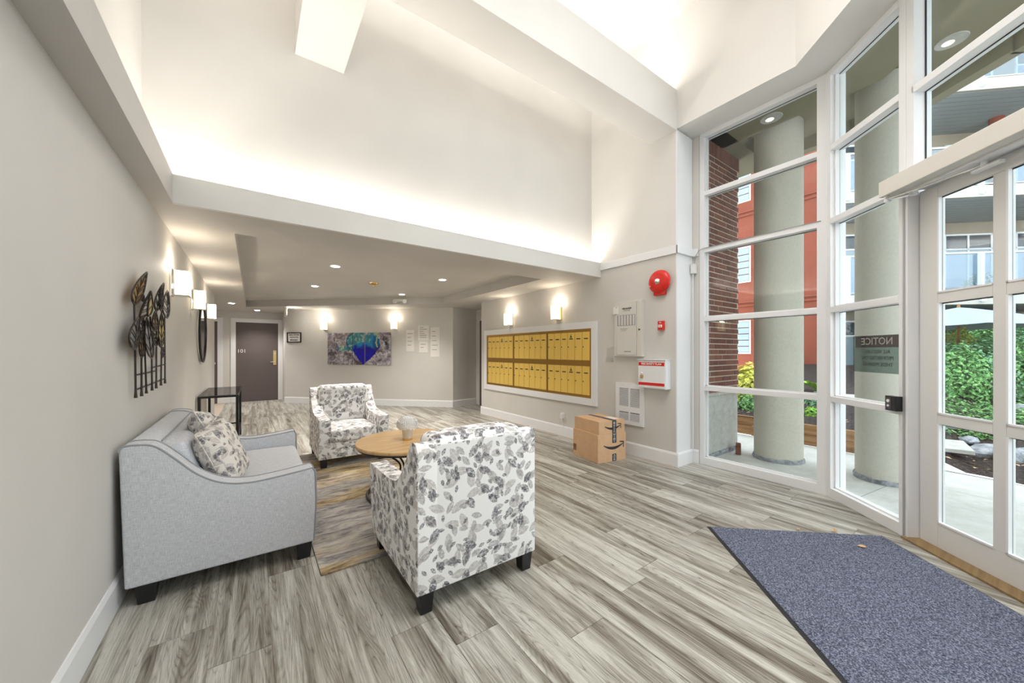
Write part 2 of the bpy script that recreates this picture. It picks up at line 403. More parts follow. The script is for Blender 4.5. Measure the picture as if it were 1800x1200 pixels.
# mailbox wall: lower greige, upper ivory
struct(MB().box(XR, XR+.33, YE, 6.555, 0, 2.45).build('wall_right', 'wall'))
struct(MB().box(XR, XR+.33, YE, YU+.15, 2.45, ZT).build('wall_upper_right', 'upper'))
pier = struct(MB().box(XR-.003, XR+.325, YE-.012, YE, 0, 3.78).build('trim_3', 'white')); pier['label'] = 'white face of the wall end beside the tall window'
struct(MB().box(XR+.33, XR+.40, 2.18, YE+.02, 0, 3.84).build('wall_return', 'wall'))
# high ceiling and header above the glass
struct(MB().box(-.8, 4.5, -3.1, YU+.2, ZT, ZT+.12).build('ceiling_high', 'upper'))
hd = MB()
Ki = K+NI*.33; s_ = (Ki.x-XR)/.674; Pb = Ki+DW*s_            # inner bend of the header
E1 = K+DW*5.4; E1i = E1+NI*.33
hd.prism([(XR, YE), (Pb.x, Pb.y), (E1i.x, E1i.y), (E1.x+NO.x*.12, E1.y+NO.y*.12), (K.x+.12, K.y-.02), (K.x+.12, YE)], 3.80, ZT)
struct(hd.build('wall_header', 'upper'))
# low ceiling around the coffer
lc = MB()
cx0, cx1, cy0 = -.13, 3.30, 3.93
cA, cB = (cx0, 10.30), (cx1, 7.16)
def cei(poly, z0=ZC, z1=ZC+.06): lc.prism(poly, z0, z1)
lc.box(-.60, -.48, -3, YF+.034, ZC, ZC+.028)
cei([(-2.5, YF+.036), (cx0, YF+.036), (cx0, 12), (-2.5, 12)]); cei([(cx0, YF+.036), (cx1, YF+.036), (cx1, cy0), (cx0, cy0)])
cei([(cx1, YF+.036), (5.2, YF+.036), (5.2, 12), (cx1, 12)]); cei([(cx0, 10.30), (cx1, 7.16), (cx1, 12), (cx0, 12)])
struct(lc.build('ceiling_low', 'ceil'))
cz = 2.455
cb = MB(); cb.prism([(cx0, cy0), (cx1, cy0), cB, cA], cz, cz+.03)
cb.cur = 0
cb.box(cx0-.03, cx0, cy0-.03, 10.33, ZC+.06, cz+.03); cb.box(cx1, cx1+.03, cy0-.03, 7.2, ZC+.06, cz+.03); cb.box(cx0, cx1, cy0-.03, cy0, ZC+.06, cz+.03)
cb.obox((cA[0], cA[1], ZC+.06), (cx1-cx0, cB[1]-cA[1], 0), (.03, .03, 0), (0, 0, cz+.03-ZC-.06))
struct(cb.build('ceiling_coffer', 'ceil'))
# cove ledges (back and left)
cv = MB(); cv.box(-.446, XR, YF, YF+.035, ZC, 2.505); cv.box(-.446, XR, YF+.035, YU, ZC+.065, ZC+.11)
struct(cv.build('trim_1', 'upper'), 'ivory cove fascia of the low ceiling')
cl_ = MB(); cl_.box(-.48, -.446, -3, YF+.035, ZC-.0, 2.505); cl_.box(-.627, -.48, -3, YF+.03, ZC+.03, ZC+.11)
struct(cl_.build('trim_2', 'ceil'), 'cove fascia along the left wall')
MB().box(-.3, 3.7, 3.44, 3.46, 2.42, 2.435).build('led_strip', 'led', None)
tag(bpy.data.objects['led_strip'], 'warm led strip hidden behind the back cove fascia', 'led strip', 'cove led strips')
o = MB().box(-.55, -.53, -2.9, 3.2, 2.42, 2.435).build('led_strip', 'led'); tag(o, 'warm led strip hidden behind the left cove fascia', 'led strip', 'cove led strips')
# beams
bt = MB(); bt.box(-.63, XR, 2.26, 2.30, 3.78, 4.23); bt.box(-.63, XR, 2.56, 2.60, 3.78, 4.23); bt.box(-.63, XR, 2.30, 2.56, 3.78, 4.12)
struct(bt.build('beam_cross', 'upper'), 'boxed ivory cross beam lit from its top')
struct(MB().box(.285, .66, 2.60, YU, 3.78, 4.23).build('beam_short', 'upper'), 'short boxed beam running into the upper back wall')
struct(MB().box(.285, .66, -3, 2.26, 3.78, 4.23).build('beam_long', 'upper'), 'boxed beam continuing over the lobby')
# far walls
struct(MB().box(-3.2, .65, 11.62, 11.76, 0, ZC+.02).build('wall_back', 'wall'))
struct(MB().box(.65, .70, DIAG0.y, 11.70, 0, ZC+.02).build('wall_jog', 'wall'))
dd = (DIAG1-DIAG0); dn = Vector((-dd.y, dd.x, 0)).normalized()
struct(MB().obox(DIAG0, dd, dn*.12, (0, 0, ZC+.02)).build('wall_diagonal', 'wall'))
struct(MB().obox(DIAG1, (.70, .15, 0), (-.03, .14, 0), (0, 0, ZC+.02)).build('wall_recess', 'wall'))
struct(MB().box(4.47, 4.6, 6.3, 7.85, 0, ZC+.02).build('wall_recess_side', 'wall'))
struct(MB().box(XR+.33, 4.6, 6.4, 6.55, 0, ZC+.02).build('wall_recess_near', 'wall'))
# corridor to the left
struct(MB().box(-3.2, XL-T, 8.34, 8.48, 0, ZC+.02).build('wall_corridor', 'wall'))
struct(MB().box(-3.3, -3.2, 8.3, 11.8, 0, ZC+.02).build('wall_corridor_end', 'wall'))
# behind the camera
struct(MB().box(-.8, 1.0, -3.15, -3.0, 0, ZT).build('wall_rear', 'wall'))
# roof over the far part so no daylight leaks in
struct(MB().box(-3.4, 5.3, YU+.15, 12.2, 2.6, 2.7).build('ceiling_slab', 'ceil'))
# baseboards
BH, BT = .155, .015
def bb(name, p, q, n_, h=BH):
    p, q, n_ = Vector(p), Vector(q), Vector(n_)
    prof = [(0, 0), (BT, 0), (BT, h-.02), (BT*.45, h), (0, h)]; m = MB(); vs = []
    for e in (p, q): vs += [e+n_*a+Vector((0, 0, b)) for a, b in prof]
    m.add(vs, [(0, 1, 2, 3, 4), (9, 8, 7, 6, 5)]+[(i, (i+1) % 5, (i+1) % 5+5, i+5) for i in range(5)])
    return struct(m.build(name, 'white'))
bb('baseboard_left', (XL, -3, 0), (XL, 8.48, 0), (1, 0, 0)); bb('baseboard_right', (XR, YE-.03, 0), (XR, 6.57, 0), (-1, 0, 0))
bb('baseboard_pier', (XR-.012, YE-.012, 0), (XR+.33, YE-.012, 0), (0, -1, 0)); bb('baseboard_return', (XR+.33, 2.18, 0), (XR+.33, YE, 0), (-1, 0, 0))
bb('baseboard_diagonal', DIAG0, DIAG1, -dn); bb('baseboard_recess', DIAG1, DIAG1+Vector((.70, .15, 0)), (.2, -.98, 0))
bb('baseboard_back', (-.62, 11.62, 0), (-.47, 11.62, 0), (0, -1, 0)); bb('baseboard_corridor', (-3.2, 8.48, 0), (XL, 8.48, 0), (0, 1, 0))
# picture rail on the mailbox wall and around the pier
pr = MB(); pr.box(XR-.022, XR, YE-.03, YF, 2.40, 2.49); pr.box(XR-.022, XR+.33, YE-.034, YE-.012, 2.40, 2.49)
pr.box(XR+.305, XR+.33, 2.19, YE-.03, 2.40, 2.49)
struct(pr.build('trim_4', 'white', bevel=.004), 'white picture rail above the red bell')

# ------------------------------------------------------------------ tall entrance windows
TZ = [.0, .875, 1.667, 2.455, 3.105, 3.81]
def window(name, O, d, n_, s0, s1, stiles, zs, label):
    """O floor point on the inner face, d along, n_ outward; glazing set back towards outside"""
    root = struct(empty(name, (0, 0, 0)), label); D = .11; hw = .027
    for s in stiles:
        MB().obox(O+d*(s-hw), d*hw*2, n_*D, (0, 0, zs[-1])).build('mullion', 'alu', root, bevel=.003)
    for i, z in enumerate(zs):
        za, zb = (z-.025, z+.025)
        if i == 0: za, zb = 0, .085
        if i == len(zs)-1: za, zb = z-.06, z
        for a, b in zip(stiles[:-1], stiles[1:]):
            MB().obox(O+d*(a+hw)+Vector((0, 0, za)), d*(b-a-2*hw), n_*D, (0, 0, zb-za)).build('transom', 'alu', root, bevel=.003)
    for a, b in zip(stiles[:-1], stiles[1:]):
        for i in range(len(zs)-1):
            z0 = .085 if i == 0 else zs[i]+.025; z1 = zs[i+1]-(.06 if i == len(zs)-2 else .025)
            g = root
            MB().obox(O+d*(a+hw)+n_*.075+Vector((0, 0, z0)), d*(b-a-2*hw), n_*.006, (0, 0, z1-z0)).build('window_pane', 'glass', g)
            # black gasket round the glass
            m = MB(); q = O+d*(a+hw)+n_*.068; L = b-a-2*hw; t = .004
            m.obox(q+Vector((0, 0, z0)), d*L, n_*.006, (0, 0, t)); m.obox(q+Vector((0, 0, z1-t)), d*L, n_*.006, (0, 0, t))
            m.obox(q+Vector((0, 0, z0)), d*t, n_*.006, (0, 0, z1-z0)); m.obox(q+d*(L-t)+Vector((0, 0, z0)), d*t, n_*.006, (0, 0, z1-z0))
            # inner glazing bead
            m.build('gasket', 'gasket', g)
            m = MB(); q = O+d*(a+hw)+n_*.035; t = .012
            m.obox(q+Vector((0, 0, z0)), d*L, n_*.032, (0, 0, t)); m.obox(q+d*0+Vector((0, 0, z0)), d*t, n_*.032, (0, 0, z1-z0))
            m.obox(q+d*(L-t)+Vector((0, 0, z0)), d*t, n_*.032, (0, 0, z1-z0))
            m.build('glazing_bead', 'alu', g)
    return root
DY = Vector((0, -1, 0)); NX = Vector((1, 0, 0))
w1 = window('window_1', Vector((4.21, 2.18, 0)), DY, NX, 0, 1.13, [.03, 1.115], TZ, 'tall five-light window beside the mailbox wall')
w2 = window('window_2', K, DW, NO, 0, .75, [.03, .735], TZ, 'tall angled window with the notice sign, left of the entrance door')
w3 = window('window_3', K, DW, NO, 0, .75, [2.66, 3.4, 4.15], TZ, 'tall window beyond the entrance doors')
# corner post filler and door head window
cp = MB(); cp.prism([(4.207, 1.10), (4.207, 1.038), (4.196, 1.012), (4.30, .92), (4.34, .95), (4.34, 1.10)], .001, 3.815)
struct(cp.build('trim_5', 'alu'), 'white corner post between the tall windows')
w4 = struct(empty('window_4'), 'high windows above the entrance doors')
for s in (.79, 1.70, 2.61):
    MB().obox(K+DW*(s-.027)+Vector((0, 0, 2.50)), DW*.054, NO*.11, (0, 0, 1.31)).build('mullion', 'alu', w4, bevel=.003)
for z0, z1 in ((2.40, 2.52), (3.06, 3.11), (3.75, 3.81)):
    MB().obox(K+DW*.80+Vector((0, 0, z0)), DW*1.84, NO*.11, (0, 0, z1-z0)).build('transom', 'alu', w4, bevel=.003)
for a, b in ((.817, 1.673), (1.727, 2.583)):
    for z0, z1 in ((2.52, 3.06), (3.11, 3.75)):
        MB().obox(K+DW*a+NO*.075+Vector((0, 0, z0)), DW*(b-a), NO*.006, (0, 0, z1-z0)).build('window_pane', 'glass', w4)
        m = MB(); q = K+DW*a+NO*.068; L = b-a; t = .005
        for A_ in ((q+Vector((0, 0, z0)), DW*L, (0, 0, t)), (q+Vector((0, 0, z1-t)), DW*L, (0, 0, t)), (q+Vector((0, 0, z0)), DW*t, (0, 0, z1-z0)), (q+DW*(L-t)+Vector((0, 0, z0)), DW*t, (0, 0, z1-z0))):
            m.obox(A_[0], A_[1], NO*.006, A_[2])
        m.build('gasket', 'gasket', w4)
jm = MB(); jm.obox(K+DW*.762, DW*.012, NO*.13, (0, 0, 2.40)); jm.obox(K+DW*.735, DW*.03, NO*.14, (0, 0, 2.40)); jm.obox(K+DW*2.61, DW*.05, NO*.11, (0, 0, 2.5))
struct(jm.build('trim_6', 'alu', bevel=.002), 'white door jamb')
def door_leaf(name, s0, label, hinge_left=True):
    r = struct(empty(name), label); O = K+NO*.07; z0, z1 = .012, 2.395; Wd = .905
    st = [(0, .118), (.423, .487), (.787, Wd)]
    for a, b in st: MB().obox(O+DW*(s0+a)+Vector((0, 0, z0 if b-a > .1 else .17)), DW*(b-a), NO*.045, (0, 0, z1-z0 if b-a > .1 else 2.14)).build('stile' if b-a > .1 else 'muntin', 'alu_door', r, bevel=.003)
    MB().obox(O+DW*(s0+.118)+Vector((0, 0, z0)), DW*.669, NO*.045, (0, 0, .16)).build('bottom_rail', 'alu_door', r, bevel=.003)
    MB().obox(O+DW*(s0+.118)+Vector((0, 0, 2.31)), DW*.669, NO*.045, (0, 0, z1-2.31)).build('top_rail', 'alu_door', r, bevel=.003)
    for z in (.822, 1.615):
        for a, b in ((.118, .423), (.487, .787)):
            MB().obox(O+DW*(s0+a)+Vector((0, 0, z)), DW*(b-a), NO*.045, (0, 0, .066)).build('glazing_bar', 'alu_door', r, bevel=.003)
    for a, b in ((.118, .423), (.487, .787)):
        for p, q in ((.172, .822), (.888, 1.615), (1.681, 2.31)):
            MB().obox(O+DW*(s0+a)+NO*.025+Vector((0, 0, p)), DW*(b-a), NO*.006, (0, 0, q-p)).build('glass_pane', 'glass', r)
            m = MB(); Q = O+DW*(s0+a)+NO*.018; L = b-a; t = .006
            m.obox(Q+Vector((0, 0, p)), DW*t, NO*.006, (0, 0, q-p)); m.obox(Q+DW*(L-t)+Vector((0, 0, p)), DW*t, NO*.006, (0, 0, q-p)); m.obox(Q+Vector((0, 0, q-t)), DW*L, NO*.006, (0, 0, t))
            m.obox(Q+Vector((0, 0, p)), DW*L, NO*.006, (0, 0, t*.6)); m.build('gasket', 'gasket', r)
            m = MB(); Q = O+DW*(s0+a)-NO*.004; t = .011
            m.obox(Q+Vector((0, 0, p)), DW*t, NO*.02, (0, 0, q-p)); m.obox(Q+Vector((0, 0, p)), DW*L, NO*.02, (0, 0, t)); m.build('glazing_bead', 'white', r)
    return r
d1 = door_leaf('door_1', .78, 'white glazed entrance door leaf nearest the notice sign')
d2 = door_leaf('door_2', 1.70, 'second white glazed entrance door leaf')
sill = MB(); sill.obox(K+DW*.76+NI*.03, DW*1.9, NO*.14, (0, 0, .013)); struct(sill.build('trim_7', 'sillwood', bevel=.003), 'oak threshold under the entrance doors')
struct(MB().obox(K+DW*4.15, DW*.5, NO*.14, (0, 0, 3.8)).build('wall_front_end', 'wall')); struct(MB().obox(K+DW*4.6, DW*1.2, NO*.14, (0, 0, 3.8)).build('wall_front', 'wall'))

# automatic door operator above the entrance
op = empty('door_operator', tuple(K+DW*.71+Vector((0, 0, 2.39))), 0, 'long grey automatic opener housing above the entrance doors', 'door opener')
op.rotation_euler.z = math.atan2(DW.y, DW.x)
# local x along the wall, local y = NI*-? (rot z of y axis)
def loc_m(o): return Matrix.Translation(o.location) @ Matrix.Rotation(o.rotation_euler.z, 4, 'Z')
yin = -1 if (Matrix.Rotation(op.rotation_euler.z, 4, 'Z') @ Vector((0, 1, 0))).dot(NI) < 0 else 1
def lb(m, x0, x1, y0, y1, z0, z1): ys = sorted((y0*yin, y1*yin)); return m.box(x0, x1, ys[0], ys[1], z0, z1)
m = MB(); lb(m, 0, 2.0, 0, .13, 0, .11); m.build('housing', 'beigemetal', op, bevel=.004)
m = MB(); lb(m, .02, 1.98, .002, .05, -.012, 0); m.build('mounting_plate', 'alu', op)
m = MB(); m.tube([(.03, .11*yin, -.02), (.25, .06*yin, -.028), (.52, .0, -.03)], .006); m.tube([(.03, .10*yin, -.025), (.14, .03*yin, -.03)], .009)
m.build('arm', 'chrome', op)
for a_, r__ in (((.14, .03), .022), ((.03, .10), .016), ((.52, 0), .014)): MB().cyl((a_[0], a_[1]*yin, -.04), (a_[0], a_[1]*yin, -.001), r__).build('pivot', 'alu', op)
m = MB(); lb(m, .46, .60, -.02, .01, -.055, -.04); m.build('arm_shoe', 'alu', op)
m = MB(); lb(m, .0, .003, .01, .12, .01, .10); m.build('end_cap', 'plastic', op)

# black reader on the door post
rd = empty('card_reader', tuple(K+DW*.655+Vector((0, 0, .875))), math.atan2(DW.y, DW.x), 'small black access reader on the white door post', 'reader')
m = MB(); lb(m, 0, .085, 0, .045, 0, .105); m.build('body', 'dark', rd, bevel=.004)
m = MB(); lb(m, .01, .05, .045, .048, .012, .093); m.build('face_plate', M['smoke'], rd)
m = MB(); m.cyl((.03, .045*yin, .07), (.03, .052*yin, .07), .011, n=16); m.cyl((.03, .045*yin, .035), (.03, .052*yin, .035), .008, n=12); m.build('lens', 'plastic', rd)

# notice sign on the outside of the angled window, read from behind
sg = empty('notice_sign', tuple(K+DW*.195+NO*.084+Vector((0, 0, 1.13))), math.atan2(DW.y, DW.x), 'dark notice sign stuck on the angled window, seen mirrored from behind', 'sign')
yo = -yin
m = MB(); ys = sorted((0, .002*yo)); m.box(0, .455, ys[0], ys[1], 0, .20); m.build('film', 'sign_film', sg)
ys = sorted((.003*yo, .004*yo)); m = MB(); m.box(.02, .42, ys[0], ys[1], .20, .292); m.build('header_band', 'sign_red', sg)
m = MB(); ys = sorted((0, .002*yo)); m.box(0, .455, ys[0], ys[1], .20, .295); m.build('film', 'sign_film', sg)
# text faces outside: reads left to right seen from outside
M['sign_letter'] = mat('faded_letters', (.50, .43, .39), .8); M['sign_text'] = mat('dark_letters', (.07, .09, .08), .8)
for s_txt, z, sz, mm in (('NOTICE', .246, .078, 'sign_letter'), ('ALL VISITORS', .165, .038, 'sign_text'), ('PROHIBITED ON', .115, .038, 'sign_text'), ('THESE PREMISES', .065, .038, 'sign_text')):
    # outside viewer's right is -DW direction = local -x
    text('lettering', s_txt, sz, mm, sg, frame_mx((.225, (-.0006 if s_txt == 'NOTICE' else .0055)*yo, z), (-1, 0, 0), (0, 0, 1)), bold=.0008, extr=.0003)

# ------------------------------------------------------------------ upholstery
def smooth_curve(pts, n=6):          # Catmull-Rom through 2D points
    out = []; P = [pts[0]]+pts+[pts[-1]]
    for i in range(1, len(P)-2):
        p0, p1, p2, p3 = P[i-1], P[i], P[i+1], P[i+2]
        for k in range(n):
            t = k/n; out.append(tuple(.5*((2*p1[j])+(-p0[j]+p2[j])*t+(2*p0[j]-5*p1[j]+4*p2[j]-p3[j])*t*t+(-p0[j]+3*p1[j]-3*p2[j]+p3[j])*t**3) for j in (0, 1)))
    out.append(pts[-1]); return out
def puff(m, x0, x1, y0, y1, z0, z1, crown=.03, r=.04, n=14, tilt=None):
    """rounded cushion block: superellipse cross sections with a crowned top"""
    cx, cy, cz = (x0+x1)/2, (y0+y1)/2, (z0+z1)/2; hx, hy, hz = (x1-x0)/2, (y1-y0)/2, (z1-z0)/2
    bm = bmesh.new(); bmesh.ops.create_cube(bm, size=2); bmesh.ops.subdivide_edges(bm, edges=bm.edges[:], cuts=n, use_grid_fill=True)
    vs = []; idx = {}
    for v in bm.verts:
        a, b, c = v.co
        X, Y, Z = a*hx, b*hy, c*hz
        def rnd(q, h):                # pull towards rounded box
            return max(-(h-r), min(h-r, q))
        ix, iy, iz = rnd(X, hx), rnd(Y, hy), rnd(Z, hz); d = Vector((X-ix, Y-iy, Z-iz))
        if d.length > 1e-6: d = d.normalized()*r
        P = Vector((ix, iy, iz))+d
        k = (1-(P.x/hx)**2)*(1-(P.y/hy)**2)
        P.z += math.copysign(crown*max(0, k), P.z)*(abs(P.z)/hz)
        P = P+Vector((cx, cy, cz))
        if tilt: P = tilt @ P
        idx[v.index] = len(vs); vs.append(tuple(P))
    fs = [tuple(idx[v.index] for v in f.verts) for f in bm.faces]; bm.free(); m.add(vs, fs); return m
def feet(root, pts, h=.105, w_=.075, mname='dark'):
    for (x, y) in pts:
        m = MB(); a, b = w_/2, w_/2*.78
        m.add([(x-b, y-b, 0), (x+b, y-b, 0), (x+b, y+b, 0), (x-b, y+b, 0), (x-a, y-a, h), (x+a, y-a, h), (x+a, y+a, h), (x-a, y+a, h)],
              [(0, 3, 2, 1), (4, 5, 6, 7), (0, 1, 5, 4), (1, 2, 6, 5), (2, 3, 7, 6), (3, 0, 4, 7)]).build('leg', mname, root, bevel=.003)
def armchair(name):                   # local: back face at y=0, front +y, x 0..0.735
    r = empty(name); Wd = .735; ta = .115
    top = smooth_curve([(.0, .80), (.025, .838), (.07, .838), (.11, .80), (.175, .71), (.26, .62), (.345, .572), (.50, .553), (.70, .548), (.868, .545)], 6)
    prof = [(.0, .105)]+top+[(.872, .50), (.84, .30), (.80, .105)]
    for x0, x1 in ((0, ta), (Wd-ta, Wd)):
        m = MB(); m.extr(prof, 'x', x0, x1); m.build('arm', 'floral', r, bevel=.010, seg=3, smooth=True, uv=True)
        xo = x0+.004 if x0 == 0 else x1-.004
        MB().tube([(xo, a, b) for a, b in top]+[(xo, .874, .52), (xo, .842, .30), (xo, .803, .11)], .004, 6).build('piping', 'floral', r, uv=True)
    m = MB(); m.box(ta-.02, Wd-ta+.02, .0, .07, .105, .835); m.build('back_panel', 'floral', r, bevel=.010, seg=3, smooth=True, uv=True)
    tl = Matrix.Translation((0, .10, .40)) @ Matrix.Rotation(math.radians(10), 4, 'X') @ Matrix.Translation((0, -.10, -.40))
    m = MB(); puff(m, ta-.035, Wd-ta+.035, .025, .20, .40, .868, crown=.006, r=.05); m2 = MB(); m2.v = [tuple(Matrix.Translation((0, .0, 0)) @ Vector(v)) for v in m.v]; m2.f = m.f; m2.mi = m.mi
    m2.v = [tuple(Vector((v[0], v[1]+(.40-v[2])*.10+.035+(.03*(1-((v[0]-Wd/2)/(Wd/2))**2) if v[1] > .13 else 0), v[2]))) for v in m2.v]
    m2.build('back_cushion', 'floral', r, smooth=True, uv=True)
    m = MB(); puff(m, ta+.002, Wd-ta-.002, .15, .835, .285, .425, crown=.02, r=.035); m.build('seat_cushion', 'floral', r, smooth=True, uv=True)
    m = MB(); m.box(ta-.01, Wd-ta+.01, .05, .80, .105, .285); m.build('seat_base', 'floral', r, bevel=.008, smooth=True, uv=True)
    feet(r, [(.055, .045), (Wd-.055, .045), (.055, .755), (Wd-.055, .755)])
    return r
ch1 = armchair('armchair'); ch1.location = (.645, 1.70, 0)
tag(ch1, 'floral fabric armchair in the foreground, seen from behind', 'armchair', 'floral armchairs round the coffee table')
ch2 = copy_tree(ch1); ch2.location = (.58+.735, 5.25, 0); ch2.rotation_euler.z = PI
tag(ch2, 'floral fabric armchair behind the coffee table, facing the camera', 'armchair', 'floral armchairs round the coffee table')

# loveseat against the left wall, local = world, y 2.60..4.02
sf = empty('loveseat', (0, 0, 0), 0, 'pale grey linen loveseat along the left wall', 'sofa'); L0, L1, ta = 2.60, 4.02, .125
top = smooth_curve([(-.545, .795), (-.53, .822), (-.47, .824), (-.412, .806), (-.34, .735), (-.25, .635), (-.15, .568), (-.03, .540), (.12, .545), (.305, .565)], 6)
prof = [(-.525, .105)]+top+[(.32, .54), (.325, .35), (.312, .10)]
for y0, y1 in ((L0, L0+ta), (L1-ta, L1)):
    MB().extr(prof, 'y', y0, y1).build('arm', 'linen', sf, bevel=.012, seg=3, smooth=True, uv=True)
    yo_ = y0+.003 if y0 == L0 else y1-.003
    MB().tube([(a, yo_, b) for a, b in top]+[(.323, yo_, .54), (.327, yo_, .35), (.314, yo_, .11)], .0045, 6).build('piping', 'piping', sf)
    if y0 == L0:
        MB().tube([(a, y1-.004, b+.001) for a, b in top]+[(.323, y1, .54), (.327, y1, .35), (.314, y1, .11)], .004, 6).build('piping', 'piping', sf)
    else:
        MB().tube([(a, y0+.004, b+.001) for a, b in top]+[(.323, y0, .54), (.327, y0, .35), (.314, y0, .11)], .004, 6).build('piping', 'piping', sf)
bp = [(-.525, .105), (-.545, .795), (-.53, .822), (-.47, .824), (-.41, .808), (-.36, .70), (-.25, .42), (-.25, .105)]
MB().extr(bp, 'y', L0+ta-.01, L1-ta+.01).build('back_frame', 'linen', sf, bevel=.008, smooth=True, uv=True)
m = MB(); puff(m, -.44, -.27, L0+ta+.003, L1-ta-.003, .40, .80, crown=.0, r=.045)
m.v = [(v[0]+(.80-v[2])*.26-.03, v[1], v[2]) for v in m.v]; m.build('back_cushion', 'linen', sf, smooth=True, uv=True)
MB().tube([(-.405, L0+ta, .812), (-.405, L1-ta, .812)], .004, 6).build('piping', 'piping', sf)
m = MB(); puff(m, -.26, .315, L0+ta+.002, L1-ta-.002, .30, .452, crown=.012, r=.035); m.build('seat_cushion', 'linen', sf, smooth=True, uv=True)
MB().box(-.40, .305, L0+ta-.01, L1-ta+.01, .105, .30).build('seat_base', 'linen', sf, bevel=.008, smooth=True, uv=True)
feet(sf, [(-.45, L0+.06), (.262, L0+.05), (-.45, L1-.06), (.262, L1-.05)], w_=.085)

def pillow(name, label, loc, rot, sz=(.46, .46), th=.15, group=None, seed=1):
    r = MB(); n_ = 22
    def P(sgn):
        def fn(u, v):
            a, b = u*2-1, v*2-1
            k = max(0, (1-a**4)*(1-b**4))**.55
            pin = 1-.06*(1-abs(a))*abs(b)**3-.06*(1-abs(b))*abs(a)**3
            w_ = noise.noise(Vector((a*2+seed, b*2, seed)))*.018*k + noise.noise(Vector((a*6, b*6+seed, seed)))*.006*k
            q = 1-.07*(1-a*a)*(b*b); q2 = 1-.07*(1-b*b)*(a*a)
            return (a*sz[0]/2*q2, b*sz[1]/2*q, sgn*(th/2*k+w_*.8)+.0)
        return fn
    r.grid(P(1), n_, n_); o = len(r.v); r.grid(P(-1), n_, n_)
    r.f = r.f[:n_*n_]+[f[::-1] for f in r.f[n_*n_:]]
    ob = r.build(name, 'floral_small', None, smooth=True, uv=True)
    bm = bmesh.new(); bm.from_mesh(ob.data); bmesh.ops.remove_doubles(bm, verts=bm.verts, dist=.0004); bm.to_mesh(ob.data); bm.free()
    edge = []
    for k in range(4*n_):
        s, t = divmod(k, n_); u = t/n_; a, b = ((u, 0), (1, u), (1-u, 1), (0, 1-u))[s]; edge.append(P(1)(a, b))
    MB().tube(edge, .0045, 6, closed=True).build('piping', 'floral_small', ob, uv=True)
    ob.location = loc; ob.rotation_euler = rot
    return tag(ob, label, 'cushion', group)
def face(nrm, up):
    z = Vector(nrm).normalized(); y = Vector(up); y = (y-z*y.dot(z)).normalized(); x = y.cross(z)
    return Matrix((x, y, z)).transposed().to_euler()
pillow('throw_pillow', 'floral throw pillow leaning on the back of the loveseat, nearer one', (-.155, 2.93, .655), face((.93, -.22, .36), (-.35, -.05, 1)), (.42, .42), .16, 'floral throw pillows on the loveseat', 3)
pillow('throw_pillow', 'floral throw pillow tucked behind the other one on the loveseat', (-.22, 3.20, .70), face((.90, .10, .42), (-.42, .12, 1)), (.44, .44), .16, 'floral throw pillows on the loveseat', 8)

# coffee table
TC = Vector((1.17, 3.28, 0)); ct = empty('coffee_table', (TC.x, TC.y, .012), 0, 'round honey oak coffee table on a black metal hoop base', 'coffee table')
MB().lathe([(0, .448), (.445, .448), (.457, .452), (.46, .458), (.46, .474), (.456, .48), (0, .48)], n=72).build('tabletop', 'tabletop', ct, smooth=True)
MB().lathe([(0, .43), (.43, .43), (.445, .436), (.445, .448), (0, .448)], n=64).build('rim', 'dark', ct, smooth=True)
MB().tube([(.36*math.cos(t*PI/24), .36*math.sin(t*PI/24), .016) for t in range(48)], .014, 10, closed=True).build('base_ring', 'dark', ct, smooth=True)
MB().tube([(.30*math.cos(t*PI/24), .30*math.sin(t*PI/24), .42) for t in range(48)], .008, 8, closed=True).build('upper_ring', 'dark', ct, smooth=True)
for k in range(6):
    a = k*PI/3+.3; pts = []
    for i in range(15):
        t = i/14; rr = .36-.26*math.sin(PI*t)*(1)+(-.05*t); aa = a+t*1.1
        pts.append((rr*math.cos(aa), rr*math.sin(aa), .02+.405*t))
    MB().tube(pts, .009, 8).build('hoop_leg', 'dark', ct, smooth=True)
# vase of white flowers
vs = empty('flower_vase', (1.145, 3.255, .492), 0, 'small silver and gold pot of white hydrangeas on the coffee table', 'vase')
MB().lathe([(0, 0), (.042, 0), (.043, .022), (0, .022)], n=32).build('gold_band', M['brass'], vs, smooth=True)
MB().lathe([(0, .022), (.043, .022), (.048, .095), (.049, .105), (.044, .105), (.042, .09), (0, .09)], n=32).build('pot', mat('brushed_silver', (.72, .71, .70), .35, .6), vs, smooth=True)
fl = MB(); random.seed(3)
for i in range(150):
    # petals on a dome
    th_ = random.uniform(0, 2*PI); ph = math.acos(random.uniform(-.25, 1)); d = Vector((math.sin(ph)*math.cos(th_), math.sin(ph)*math.sin(th_), math.cos(ph)*.75))
    c0 = Vector((0, 0, .145))+Vector((d.x*.088, d.y*.088, d.z*.085))
    a = d.orthogonal().normalized(); b = d.cross(a).normalized(); ang = random.uniform(0, PI)
    a, b = a*math.cos(ang)+b*math.sin(ang), b*math.cos(ang)-a*math.sin(ang); s = random.uniform(.022, .032)
    for q in range(4):
        u = a if q % 2 == 0 else b; u = u*(1 if q < 2 else -1); v = d.cross(u)
        fl.add([c0-d*.006, c0+u*s*.6+v*s*.42+d*.006, c0+u*s*1.15+d*.001, c0+u*s*.6-v*s*.42+d*.006], [(0, 1, 2, 3)])
fl.build('blossoms', 'petal', vs)
MB().lathe([(0, .09), (.03, .10), (.05, .14), (.035, .175), (0, .185)], n=16).build('flower_heart', 'petal', vs, smooth=True)

# rug
rg = MB(); rg.box(0, 1.55, 0, 2.85, 0, .011); ro = rg.build('area_rug', 'rug', None, bevel=.003); ro.location = (.32, 2.35, .0005)
tag(ro, 'abstract gold and grey streaked rug under the coffee table', 'rug')
